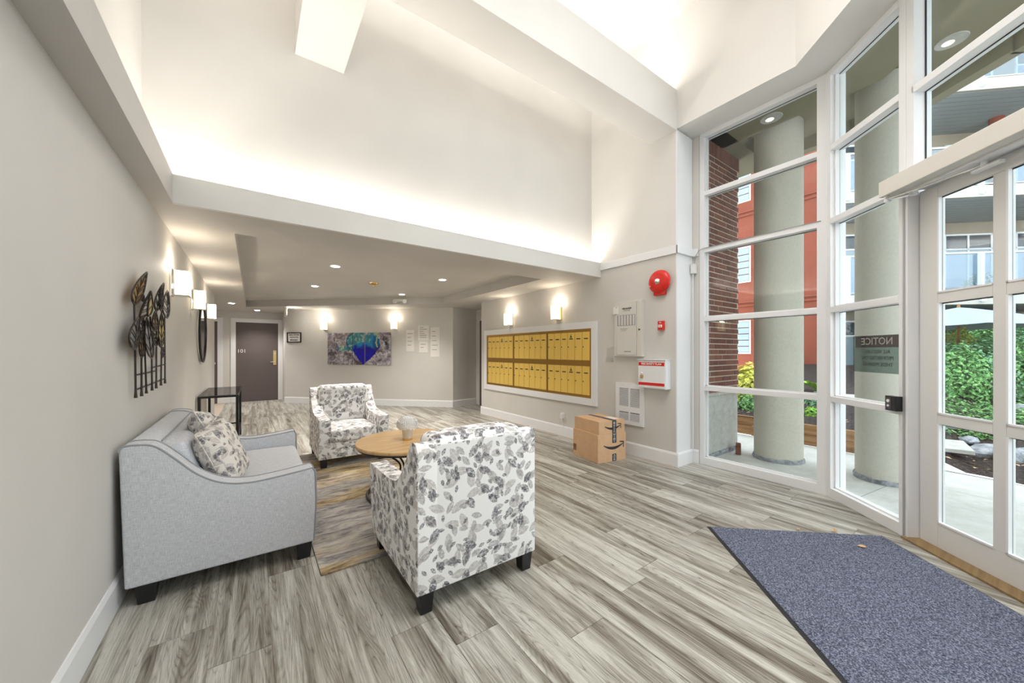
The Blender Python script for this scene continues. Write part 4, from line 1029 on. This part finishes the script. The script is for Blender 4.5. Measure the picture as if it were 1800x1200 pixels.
leafo((245, 215), (225, 430), 10, 35, .06, 'sheet_gold', 2, r=.004)
leafo((352, 138), (300, 385), 32, 24, .05, None, 7, hook=12)
leafo((345, 160), (340, 380), 18, 18, .06, None, 6)
leafo((398, 202), (395, 445), 42, 18, .05, None, 7)
leafo((345, 400), (345, 695), 28, 28, .065, 'sheet_gold', 4, r=.004)
leafo((290, 385), (288, 560), 26, 24, .06, 'sheet_amber', 4)
leafo((215, 440), (258, 800), 40, 28, .07, 'sheet_silver', 3, r=.004)
leafo((165, 200), (185, 300), 14, 14, .04, None, 3, r=.004)
leafo((175, 430), (178, 570), 30, 20, .055, None, 3)
leafo((170, 560), (172, 795), 22, 20, .06, 'sheet_amber', 3, r=.004)
leafo((262, 560), (300, 690), 16, 26, .05, None, 5, r=.004)
leafo((325, 560), (335, 700), 14, 22, .045, None, 4, r=.004)
leafo((360, 700), (358, 790), 18, 14, .05, 'sheet_silver', 2, r=.004)

# ------------------------------------------------------------------ ceiling fittings
def downlight(x, y, z, label, w_=16, r_=.05, lens='led'):
    r = empty('recessed_downlight', (x, y, z), 0, label, 'ceiling light', 'recessed downlights')
    MB().lathe([(r_, -.004), (r_+.022, -.006), (r_+.024, 0), (r_, 0)], n=28).build('trim_ring', 'white', r)
    MB().lathe([(0, -.009), (r_-.003, -.009), (r_, -.006), (0, -.006)], n=24).build('lens', lens, r)
    l = bpy.data.lights.new('downlight_beam', 'SPOT'); l.energy = w_; l.spot_size = math.radians(120); l.spot_blend = .8; l.color = (1, .95, .89); l.shadow_soft_size = .05
    lo = bpy.data.objects.new('downlight_beam', l); C.objects.link(lo); lo.parent = r; lo.location = (0, 0, -.02)
for (x, y), lb_ in (((.91, 5.42), 'near left downlight in the ceiling recess'), ((.89, 7.28), 'far left downlight in the ceiling recess'), ((2.49, 5.44), 'near right downlight in the ceiling recess'), ((2.46, 7.32), 'far right downlight in the ceiling recess')):
    downlight(x, y, cz, lb_, 80)
downlight(-.37, 9.65, ZC, 'downlight in the low ceiling left of the recess', 50); downlight(.08, 10.95, ZC, 'downlight in front of door 101', 50)
sd = empty('heat_detector', (1.66, 6.37, cz), 0, 'yellowed round heat detector in the ceiling recess', 'detector')
MB().lathe([(0, -.022), (.075, -.02), (.08, 0), (0, 0)], n=32).build('base', M['brass'], sd, smooth=True); MB().lathe([(0, -.065), (.028, -.06), (.034, -.03), (.03, -.02), (0, -.02)], n=24).build('sensor', M['brass'], sd, smooth=True)
es = empty('exit_sign', (.60, 9.76, ZC), 0, 'small white hanging sign under the edge of the ceiling recess', 'sign')
MB().box(-.02, .02, -.15, .15, -.21, -.03).build('panel', 'plastic', es, bevel=.004); MB().cyl((0, 0, -.03), (0, 0, 0), .05, n=20).build('canopy', 'plastic', es); MB().box(.021, .023, -.13, .13, -.19, -.05).build('face', 'led', es)
ad = (Vector((cB[0]-cA[0], cB[1]-cA[1], 0))).normalized()
pn = Vector((cA[0], cA[1], 0))+ad*3.72
em = empty('emergency_light', (pn.x-.05, pn.y-.08, ZC+.075), math.atan2(ad.y, ad.x), 'twin headed emergency light on the far edge of the ceiling recess', 'emergency light')
for dx in (-.09, .09):
    m = MB(); m.lathe([(0, 0), (.03, 0), (.045, .06), (.042, .07), (0, .07)], (dx, -.0, -.02), 16, Matrix.Rotation(math.radians(100), 4, 'X') @ Matrix.Rotation(dx*4, 4, 'Y')); m.build('lamp_head', 'plastic', em, smooth=True)
MB().box(-.13, .13, 0, .03, -.02, .03).build('housing', 'plastic', em, bevel=.004)

# ================================================================== outside
def at(px, py, d):
    u = (px-900)/F*d; cs, sn = math.cos(YAW), math.sin(YAW); return Vector((u*cs+d*sn, -u*sn+d*cs, EYE+(HY-py)/F*d))
g0 = MB(); pv = [(K+NO*.14+DW*5.5), (K+NO*.14-DW*0), Vector((4.34, 1.0, 0)), Vector((4.34, 2.3, 0)), Vector((4.34, 4.0, 0)), Vector((6.31, 4.0, 0)), Vector((6.2, .6, 0)), Vector((6.1, 0, 0)), Vector((5.6, -3.0, 0)), Vector((5.0, -7, 0)), Vector((0, -7, 0))]
g0.prism([(p_.x, p_.y) for p_ in pv][::-1], -.12, -.002)
pvo = struct(g0.build('pavement', 'pave'), 'pale concrete entrance paving')
# paving slabs with recessed joints
m = MB()
for p_, q in (((4.34, .86), (6.2, .60)), ((5.35, .9), (5.0, -3.5)), ((4.4, -.55), (6.1, -.75))):
    a = Vector((*p_, -.0015)); b_ = Vector((*q, -.0015)); d = (b_-a).normalized(); n_ = Vector((-d.y, d.x, 0))*.004; m.add([a-n_, b_-n_, b_+n_, a+n_], [(0, 1, 2, 3)])
m.build('paving_joint', 'greyink', pvo)
# soil bed rising away from the paving
def sx0(y):
    if y > .72: return 6.27
    if y > 0: return 6.08+.1*y/.72
    return 6.08+y*.17
def soil_z(x, y):
    t = max(0, min(1, (y-.35)/.5))
    dx = max(0, x-(6.25 if y > .75 else sx0(y)))
    return (.01+.078*dx)*(1-t)+(.27+.067*dx)*t+.025*noise.noise(Vector((x*2.2, y*2.2, 0)))
m = MB(); m.grid(lambda u, v: (sx0(-6+11*v)+9.5*u**1.5, -6+11*v, soil_z(sx0(-6+11*v)+9.5*u**1.5, -6+11*v)), 60, 90)
tag(m.build('garden_soil', 'soil', smooth=True), 'dark bark mulch bed sloping up behind the paving', 'soil', kind='stuff')
MB().box(15.6, 45, -45, 35, -.1, .62).build('ground_beyond', 'soil'); struct(bpy.data.objects['ground_beyond'])
# timber edging
te = empty('timber_edging', (0, 0, 0), 0, 'weathered timber edging board along the soil bed', 'edging')
for (y0, y1, z0, z1, o_x) in ((2.45, 4.0, 0, .145, 0), (2.3, 4.0, .148, .285, .01), (.80, 2.44, 0, .145, -.03), (.80, 2.29, .148, .285, -.025)):
    MB().obox((6.24+o_x+.03*(y0-1), y0, z0), (0.03*(y1-y0), y1-y0, 0), (.06, 0, 0), (0, 0, z1-z0)).build('timber_board', 'timber', te, bevel=.004)
def column(x, y, label):
    c = empty('round_column', (x, y, 0), 0, label, 'column', 'round columns outside the windows'); R = .245
    MB().lathe([(R, .03), (R, 4.0)], n=56).build('shaft', 'stucco', c, smooth=True)
    m = MB(); n_ = 56; pr_ = []
    def fn(u, v): a = u*2*PI; r = R+.012+.012*noise.noise(Vector((math.cos(a)*5, math.sin(a)*5, v*3))); zt = .045+.02*noise.noise(Vector((math.cos(a)*3, math.sin(a)*3, 7))); return (r*math.cos(a)*(1 if v < .9 else .97), r*math.sin(a)*(1 if v < .9 else .97), zt*v)
    m.grid(fn, n_, 3); m.build('worn_footing', 'stone', c, smooth=True); return c
column(5.19, 1.73, 'round beige column outside the five-light window, nearer the brick pillar')
column(5.235, .80, 'round beige column outside the angled window with the notice sign')
# brick pillar on a stuccoed base
bp_ = empty('brick_pillar', (4.44, 2.21, 0), 0, 'dark red brick pillar on a beige rendered base beside the window', 'pillar')
MB().box(.0, .82, 0, .75, .05, .755).build('rendered_base', 'concrete', bp_, bevel=.012); m = MB(); m.box(-.01, .83, -.008, .76, 0, .05); m.build('worn_footing', 'stone', bp_, bevel=.006)
MB().box(-.02, .84, -.02, .77, .755, .785).build('base_cap', 'concrete', bp_, bevel=.004)
MB().box(.005, .835, .005, .70, .785, 3.86).build('mortar_core', 'mortar', bp_)
BWd, BHt, J = .192, .055, .0125
me_b = None; nb = 0
def brick(x, y, z, lx, ly, lz):
    global nb
    key = (round(lx, 3), round(ly, 3), round(lz, 3)); 
    if key not in BR:
        o = MB().box(0, lx, 0, ly, 0, lz).build('brick', 'brick', bp_, bevel=.002, seg=1); BR[key] = o.data
    else:
        o = bpy.data.objects.new('brick', BR[key]); C.objects.link(o); o.parent = bp_
    o.location = (x, y, z); nb += 1
BR = {}; z = .79; row = 0
while z < 3.66:
    off = 0 if row % 2 == 0 else -(BWd+J)/2; x = off
    while x < .84-.02:
        a, b_ = max(x, 0), min(x+BWd, .84)
        if b_-a > .03: brick(a, random.uniform(-.002, .002), z, b_-a, .09, BHt)
        x += BWd+J
    z += BHt+J; row += 1
x = 0
while x < .84-.03: brick(x, 0, z, .057, .09, .19); x += .067
# left window reveal brickless; soffit of the entrance canopy
cnp = MB()
ed = [(K+NO*.14), (K+NO*.14+DW*5.5)]
cnp.prism([(4.30, 1.02), (4.34, 3.4), (4.05, 3.4), (4.05, 1.1)][::-1], 3.86, 4.4)
sb = MB()   # canopy: outer edge from measured points
e0, e1 = Vector((5.78, 2.96, 0)), Vector((5.38, 0.0, 0)); 
pol = [(4.25, 2.96), (4.25, 1.02), (K+DW*5.5+NO*.02)[:2], (K+DW*5.5+NO*1.6)[:2], (5.36, -.05), (5.80, .60), (5.85, 2.96)]
sb.prism([tuple(p_) for p_ in pol], 4.02, 4.6)
struct(sb.build('canopy', 'soffit'), 'olive canopy over the entrance')
# dropped borders of the canopy soffit
m = MB(); m.prism([(4.25, 2.3), (4.25, 1.02), (K+DW*5.5+NO*.02)[:2], (K+DW*5.5+NO*.55)[:2], (4.84, .78), (4.84, 2.3)], 3.86, 4.02)
m.prism([(4.25, 2.96), (4.25, 2.02), (5.85, 2.02), (5.85, 2.96)], 3.86, 4.02); m.obox((5.82, .62, 3.86), (-.44, -.62, 0), (-.10, .07, 0), (0, 0, .16)); m.box(5.72, 5.85, .62, 2.05, 3.86, 4.02)
m.obox((5.40, .0, 3.86), (DW.x*3, DW.y*3, 0), (-.08, .07, 0), (0, 0, .16))
struct(m.build('canopy_border', 'soffit'), 'dropped soffit border of the canopy')
for (x, y), lb_ in (((4.64, 1.61), 'recessed soffit light above the round column by the brick pillar'), ((4.99, .37), 'recessed soffit light outside above the entrance doors')):
    r = empty('soffit_light', (x, y, 3.86 if y > 1 else 4.02), 0, lb_, 'soffit light', 'recessed soffit lights')
    MB().lathe([(.075, -.002), (.10, -.006), (.104, 0), (.075, 0)], n=32).build('trim_ring', 'concrete', r)
    MB().lathe([(.0, -.001), (.074, -.001), (.074, .0), (0, .0)], n=32).build('baffle', M['brass'], r); m = MB(); m.lathe([(0, -.006), (.035, -.005), (.04, -.001), (0, -.001)], (.015, .02, 0), 20); m.build('lamp', 'soffitlamp', r)
# brown brick lump on the paving
bk = empty('loose_paver', (4.97, 2.05, 0), .4, 'small broken brown brick standing on the paving beside the round column', 'brick')
m = MB(); m.box(0, .085, 0, .06, .0, .10); m.build('brick_body', 'brick', bk, bevel=.008); m = MB(); m.box(.0, .10, .0, .055, .101, .135); m.build('broken_top', 'brick', bk, bevel=.01)

# --- plants
def leaf_cloud(name, mname, pts, size, seed, parent=None, k=1.9, jitter=.5):
    """pts: centre, normal; folded little leaves"""
    rnd = random.Random(seed); m = MB()
    for c, n_ in pts:
        n_ = (Vector(n_)+Vector((rnd.uniform(-1, 1), rnd.uniform(-1, 1), rnd.uniform(-.6, 1)))*jitter).normalized()
        a = n_.orthogonal().normalized(); b_ = n_.cross(a); g = rnd.uniform(0, 2*PI); a, b_ = a*math.cos(g)+b_*math.sin(g), b_*math.cos(g)-a*math.sin(g)
        s = size*rnd.uniform(.6, 1.3); c = Vector(c)
        m.add([c, c+a*s*.45+b_*s*.27+n_*s*.10, c+a*s, c+a*s*.45-b_*s*.27+n_*s*.10], [(0, 3, 2), (0, 2, 1)])
    return m.build(name, mname, parent)
def dome_pts(rx, ry, rz, n_, seed, lump=.25):
    rnd = random.Random(seed); out = []
    for i in range(n_):
        t = rnd.uniform(0, 2*PI); zc = rnd.uniform(-.15, 1)**1 ; rr = math.sqrt(max(0, 1-zc*zc)); d = Vector((rr*math.cos(t), rr*math.sin(t), zc))
        k = (1+lump*noise.noise(d*2.3+Vector((seed, 0, 0)))+.12*noise.noise(d*6+Vector((0, seed, 0))))*rnd.uniform(.80, 1.04)
        out.append((Vector((d.x*rx*k, d.y*ry*k, max(-.02, d.z*rz*k))), d))
    return out
def shrub(name, x, y, rx, ry, rz, mname, n_, size, label, seed, group=None, z=None):
    z = soil_z(x, y)-.02 if z is None else z
    r = empty(name, (x, y, z), 0, label, 'shrub', group)
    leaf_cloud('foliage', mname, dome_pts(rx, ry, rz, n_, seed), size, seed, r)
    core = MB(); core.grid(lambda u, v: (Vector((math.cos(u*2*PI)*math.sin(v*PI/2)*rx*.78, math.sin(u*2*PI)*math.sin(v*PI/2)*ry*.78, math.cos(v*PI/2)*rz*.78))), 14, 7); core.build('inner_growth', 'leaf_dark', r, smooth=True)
    m = MB(); 
    for q in range(4): m.tube([(0, 0, -.03), (rx*.2*math.cos(q*1.7), ry*.2*math.sin(q*1.7), rz*.4), (rx*.5*math.cos(q*1.7), ry*.5*math.sin(q*1.7), rz*.7)], .01, 5)
    m.build('stems', 'timber', r); return r
G = 'leafy shrubs in the garden bed'
P = at(1318, 650, 7.2); shrub('variegated_shrub', P.x, P.y, .38, .38, .62, 'leaf_yellow', 700, .13, 'yellow variegated shrub between the brick pillar and the round column', 11)
P = at(1316, 668, 6.3); shrub('low_green_plant', P.x, P.y, .22, .2, .26, 'leaf_green', 420, .06, 'small bright green plant below the yellow shrub', 12)
P = at(1430, 727, 5.6); shrub('low_green_plant', P.x, P.y, .13, .12, .14, 'leaf_lime', 260, .05, 'tiny lime green tuft nearest the timber edging', 13)
P = at(1440, 685, 6.4); shrub('low_green_plant', P.x, P.y, .28, .24, .20, 'leaf_blue', 420, .075, 'low grey green plant right of the round column', 14)
# broad-leaved hosta
P = at(1437, 655, 7.4); hz_ = soil_z(P.x, P.y); hs = empty('hosta', (P.x, P.y, hz_), 0, 'broad leaved lime hosta right of the round column', 'plant')
for k in range(14):
    a = k*2.4; L = .30+.05*math.sin(k*3); el = .5+.5*((k*7) % 5)/5; m = MB(); pts = []
    def hf(u, v, L=L, el=el):
        w_ = math.sin(PI*min(1, u*.95+.05))**.8*.085; x = u*L*math.cos(el); z = u*L*math.sin(el)-.22*u*u*L; return (x+.03, (v-.5)*2*w_, z+abs(v-.5)*.05+.03)
    m.grid(hf, 8, 4); m.xf(Matrix.Rotation(a, 4, 'Z')); m.build('leaf', 'leaf_lime', hs, smooth=True)
sd_ = 30
for (px, d, rx, rz, mt_) in ((1622, 8.3, .8, 1.0, 'leaf_blue'), (1668, 6.9, .62, .80, 'leaf_green'), (1672, 8.4, .55, 1.02, 'leaf_yellow'), (1712, 7.2, .75, .95, 'leaf_blue'), (1722, 8.8, .7, 1.12, 'leaf_green'), (1775, 7.0, .75, 1.02, 'leaf_green'), (1800, 8.4, .8, 1.2, 'leaf_blue'), (1850, 6.6, .8, 1.1, 'leaf_green'), (1905, 6.6, .9, 1.1, 'leaf_blue')):
    P = at(px, 640, d); sd_ += 1
    shrub('garden_shrub', P.x, P.y, rx, rx, rz, mt_, 2400, .085, {1622: 'blue green shrub mostly behind the door jamb', 1668: 'green shrub lowest and nearest seen through the left door panes', 1672: 'yellow green shrub at the top left of the garden bed', 1712: 'cool green shrub in the middle of the garden bed', 1722: 'tall green shrub at the back under the umbrella', 1775: 'bright green shrub seen through the right door panes', 1800: 'blue green shrub at the back right of the garden', 1850: 'green shrub just right of the door panes', 1905: 'blue green shrub at the far right of the garden'}[px], sd_, G)
# ground cover (uncountable)
rnd = random.Random(5); pts = []
for i in range(12000):
    d = rnd.uniform(4.7, 7.3); px = rnd.uniform(1590, 1960); P = at(px, 700, d); x, y = P.x, P.y
    if x < sx0(y)+1.05+.3*noise.noise(Vector((y*2, 0, 3))) or y > .75: continue
    if noise.noise(Vector((x*2.5, y*2.5, 1))) < -.28: continue
    pts.append((Vector((x, y, soil_z(x, y)+rnd.uniform(.0, .10))), Vector((0, -.2, 1))))
tag(leaf_cloud('ground_cover', 'leaf_green', pts, .055, 6, None), 'low green ground cover in front of the garden shrubs', 'ground cover', kind='stuff')
rnd = random.Random(9); pts = []
for i in range(160):
    x = rnd.uniform(6.3, 7.2); y = rnd.uniform(-1.6, 3.4)
    if .7 < y < .85: continue
    pts.append((Vector((x, y, soil_z(x, y)+.012)), Vector((0, 0, 1))))
tag(leaf_cloud('leaf_litter', 'leaf_dry', pts, .06, 8, None, jitter=.2), 'fallen brown leaves scattered on the mulch', 'leaf litter', kind='stuff')
def rock(px, py, d, sx, sy, sz, label, seed):
    P = at(px, py, d); m = MB()
    def fn(u, v):
        dv = Vector((math.cos(u*2*PI)*math.sin(v*PI), math.sin(u*2*PI)*math.sin(v*PI), math.cos(v*PI))); k = 1+.25*noise.noise(dv*1.6+Vector((seed, 0, 0)))+.1*noise.noise(dv*5+Vector((0, seed, 0)))
        return (dv.x*sx*k, dv.y*sy*k, dv.z*sz*k)
    m.grid(fn, 28, 16); o = m.build('boulder', 'stone', smooth=True); o.location = (P.x, P.y, soil_z(P.x, P.y)+sz*.35); o.rotation_euler.z = 2.3+seed*.2; tag(o, label, 'rock', 'rocks along the garden bed')
rock(1735, 803, 4.28, .24, .13, .10, 'grey boulder left of the door muntin', 1); rock(1790, 812, 4.12, .26, .12, .10, 'larger grey boulder in the right door pane', 2)
rock(1668, 762, 5.0, .17, .10, .06, 'pale flat rock by the stepping slab', 3); rock(1702, 783, 4.65, .16, .09, .05, 'low dark rock half under the ground cover', 4); rock(1795, 705, 5.9, .16, .10, .09, 'white grey rock among the shrubs at right', 5)
def slab(px, py, d, label):
    P = at(px, py, d); o = MB().box(-.22, .22, -.22, .22, 0, .045).build('stepping_slab', 'concrete', None, bevel=.004); o.location = (P.x, P.y, soil_z(P.x, P.y)+.005); o.rotation_euler.z = .25; o.rotation_euler.y = -.08; tag(o, label, 'paving slab', 'stepping slabs in the soil')
slab(1652, 808, 4.32, 'square pale slab on the soil seen through the first door pane'); slab(1488, 724, 6.6, 'pale slab on the soil seen beside the second round column')

# --- terracotta building
rb = empty('terracotta_building', (15.2, 0, 0), 0, 'terracotta rendered apartment building behind the round column', 'building')
MB().box(0, .6, 3.92, 14, .5, 13).build('wall', 'redwall', rb); MB().box(.1, .6, 3.55, 3.92, .5, 13).build('corner_return', 'redwall', rb)
for z in (2.98, 6.40, 9.8):
    MB().box(-.05, 0, 3.87, 14, z, z+.07).build('band', 'redwall', rb, bevel=.01); MB().box(-.05, 0, 3.87, 14, z+.14, z+.20).build('band', 'redwall', rb, bevel=.01)
MB().cyl((-.08, 3.74, .6), (-.08, 3.74, 13), .05, n=12).build('downpipe', 'white', rb)
def gblock(z0, z1, y0, y1):
    w_ = MB(); w_.box(-.03, 0, y0-.05, y1+.05, z0-.05, z0); w_.box(-.03, 0, y0-.05, y1+.05, z1, z1+.05); w_.box(-.03, 0, y0-.05, y0, z0, z1); w_.box(-.03, 0, y1, y1+.05, z0, z1)
    wo = w_.build('window', 'white', rb); ny = max(1, round((y1-y0)/.42)); nz = max(1, round((z1-z0)/.25))
    for j in range(nz):
        for i in range(ny):
            MB().box(-.025, -.01, y0+(y1-y0)*i/ny+.015, y0+(y1-y0)*(i+1)/ny-.015, z0+(z1-z0)*j/nz+.015, z0+(z1-z0)*(j+1)/nz-.015).build('pane', 'window_far', wo)
gblock(3.95, 5.2, 5.98, 7.3); gblock(1.25, 2.42, 5.98, 7.3); gblock(7.0, 8.2, 5.98, 7.3)

# --- beige balcony building; local x = e1 (to the right), local y = away
e1 = Vector((.73, -.683, 0)); P0 = at(1650, HY, 9.6); bz = math.atan2(e1.y, e1.x)
M['fascia_white'] = paint('offwhite_fascia', (.52, .50, .46), .03, .6, .01)
bb_ = empty('balcony_building', (P0.x, P0.y, 0), bz, 'beige apartment building with glass balconies across the garden', 'building')
def W_(x0, x1, y0, y1, z0, z1, nm, mt_, par=None, bevel=0): return MB().box(x0, x1, y0, y1, z0, z1).build(nm, mt_, par or bb_, bevel=bevel)
W_(-1.35, .32, 1.7, 2.2, .5, 14, 'wall', 'beigewall'); W_(.32, 9, 2.1, 2.6, .5, 14, 'wall', 'beigewall')
for z in (2.53, 5.32, 8.10, 10.9):
    MB().prism([(-2.2, 0), (9, 0), (9, 2.1), (-1.0, 2.1)], z, z+.26).build('balcony_slab', 'beigewall', bb_); W_(-2.22, 9, -.03, 0, z-.01, z+.28, 'fascia', 'fascia_white', None, .006)
    for k in range(11): W_(-2.2+(.06+k*.19)*.62, 9, .06+k*.19, .06+k*.19+.17, z-.02, z-.001, 'soffit_board', 'padding')
    # railing
    if z > 2.6-.1:
        zt = z+.27; W_(-2.2, 9, .02, .07, zt+1.05, zt+1.10, 'rail', 'fascia_white'); W_(-2.2, 9, .03, .06, zt+.06, zt+.09, 'rail', 'fascia_white')
        for k in range(9):
            x = -2.16+1.27*k+.57*(k > 0); W_(x-.035, x+.035, -.06, .06, zt-.22, zt+1.05, 'post', 'white'); W_(x-.06, x+.06, -.09, -.03, zt-.20, zt-.02, 'post_bracket', 'white')
            W_(x+.035, x+1.235+.57*(k == 0), .04, .05, zt+.09, zt+1.05, 'railing_pane', 'rail_glass')
for zb in (0.55, 2.79, 5.58, 8.36):
    for x0, x1 in ((.42, 1.55), (2.0, 3.3), (3.9, 5.2), (5.8, 7.0), (-1.2, -.2)):
        yb = 2.1 if x0 > .3 else 1.7; zt_ = zb+(2.15 if zb > .6 else 1.7)
        f_ = MB(); f_.box(x0, x1, yb-.04, yb, zt_-.05, zt_); f_.box(x0, x1, yb-.04, yb, zb, zb+.05); f_.box(x0, x0+.05, yb-.04, yb, zb, zt_); f_.box(x1-.05, x1, yb-.04, yb, zb, zt_); xm = (x0+x1)/2; f_.box(xm-.025, xm+.025, yb-.04, yb, zb, zt_); f_.box(x0, x1, yb-.04, yb, zt_-.50, zt_-.45)
        fo = f_.build('window', 'white', bb_)
        MB().box(x0+.05, xm-.025, yb-.02, yb-.01, zb+.05, zt_-.5).build('pane', 'window_far', fo); MB().box(xm+.025, x1-.05, yb-.02, yb-.01, zb+.05, zt_-.5).build('pane', 'window_dark' if zb < 3 and x0 < 1 else 'window_far', fo)
        MB().box(x0+.05, x1-.05, yb-.02, yb-.01, zt_-.45, zt_-.05).build('pane', 'window_dark', fo)
W_(-1.0, 9, 0, 2.6, 13.6, 14, 'roof_slab', 'beigewall')
# round red post wound with fairy lights on the upper balcony
pst = empty('wrapped_post', tuple(at(1752, 200, 10.6).xy.to_3d()+Vector((0, 0, 5.58))), 0, 'terracotta post wound with fairy lights on the upper balcony', 'post')
MB().cyl((0, 0, 0), (0, 0, 2.52), .15, n=24).build('post', 'redwall', pst, smooth=True)
MB().tube([(.165*math.cos(t*.5), .165*math.sin(t*.5), .05+t*.0125) for t in range(190)], .012, 5).build('light_string', 'chrome', pst)
# flower box planters on the first balcony
for (px, col_, lb_) in ((1725, 'sheet_green', 'green flower trough with white flowers on the first balcony'), (1665, 'dark', 'dark trough on the first balcony')):
    if col_ == 'sheet_green': M['sheet_green'] = mat('green_plastic', (.03, .30, .18), .5)
    P = at(px, 500, 9.95); r = empty('flower_trough', (P.x, P.y, 2.80), bz, lb_, 'planter', 'flower troughs on the balcony')
    MB().box(-.42, .42, -.1, .1, 0, .22).build('trough', col_, r, bevel=.01)
    if px == 1725:
        leaf_cloud('foliage', 'leaf_green', [(Vector((d.x*1, d.y, d.z+.22)), n_) for d, n_ in dome_pts(.42, .16, .42, 500, 71)], .06, 3, r)
        leaf_cloud('flowers', 'petal', [(Vector((d.x*1, d.y, d.z+.22)), n_) for d, n_ in dome_pts(.44, .18, .46, 130, 72)], .05, 4, r)
# garden umbrella
P = at(1685, HY, 7.9); um = empty('garden_umbrella', (P.x, P.y, soil_z(P.x, P.y)), .3, 'pale blue garden umbrella open above the shrubs', 'umbrella'); zb_ = soil_z(P.x, P.y)
apz = EYE+77*7.9/F-zb_; m = MB(); N = 8; R_u = 1.5
rim = []
for k in range(N):
    a0, a1 = 2*PI*k/N, 2*PI*(k+1)/N
    def uf(u, v, a0=a0, a1=a1):
        p0 = Vector((math.cos(a0), math.sin(a0))); p1 = Vector((math.cos(a1), math.sin(a1))); p_ = p0.lerp(p1, u)*v*R_u; sag = .03*math.sin(PI*u)*v
        return (p_.x, p_.y, apz-.42*v**1.15-sag*-1*0-sag)
    MB().grid(uf, 6, 8).build('canopy_panel', 'umbrella', um, smooth=True)
    MB().tube([(0, 0, apz-.02), (math.cos(a0)*R_u*.5, math.sin(a0)*R_u*.5, apz-.21), (math.cos(a0)*R_u, math.sin(a0)*R_u, apz-.43)], .008, 5).build('rib', 'timber', um)
MB().cyl((0, 0, 0), (0, 0, apz+.03), .022, n=12).build('pole', 'timber', um); MB().lathe([(0, apz), (.03, apz), (.02, apz+.06), (0, apz+.08)], n=12).build('finial', 'timber', um)
# dark hedge and boundary behind the garden
hp = []; rnd = random.Random(21)
for i in range(5200): hp.append((Vector((rnd.uniform(-2.6, 2.6), rnd.uniform(-.25, .05), rnd.uniform(0, 1.75)+.12*noise.noise(Vector((i, 0, 0))))), Vector((0, -1, .4))))
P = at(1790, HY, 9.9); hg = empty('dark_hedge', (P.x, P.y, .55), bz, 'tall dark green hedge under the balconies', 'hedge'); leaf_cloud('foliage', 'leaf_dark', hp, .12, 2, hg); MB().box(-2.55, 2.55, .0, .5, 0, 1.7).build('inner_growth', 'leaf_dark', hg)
# black garden chair beside the umbrella
P = at(1662, HY, 8.9); gc = empty('garden_chair', (P.x, P.y, .85), bz+.3, 'black metal garden chair behind the shrubs', 'chair')
for x in (-.24, .24):
    for y in (-.2, .2): MB().cyl((x, y, 0), (x*.95, y*.95, .42), .014, n=8).build('leg', 'dark', gc)
MB().box(-.25, .25, -.22, .22, .42, .445).build('seat', 'dark', gc, bevel=.006)
m = MB(); m.tube([(-.25, .2, .42), (-.27, .26, .75), (-.15, .3, .95), (0, .3, 1.0), (.15, .3, .95), (.27, .26, .75), (.25, .2, .42)], .014, 6)
for k in range(5): x = -.16+.08*k; m.tube([(x, .21, .43), (x, .28, .95)], .007, 5)
m.build('backrest', 'dark', gc)
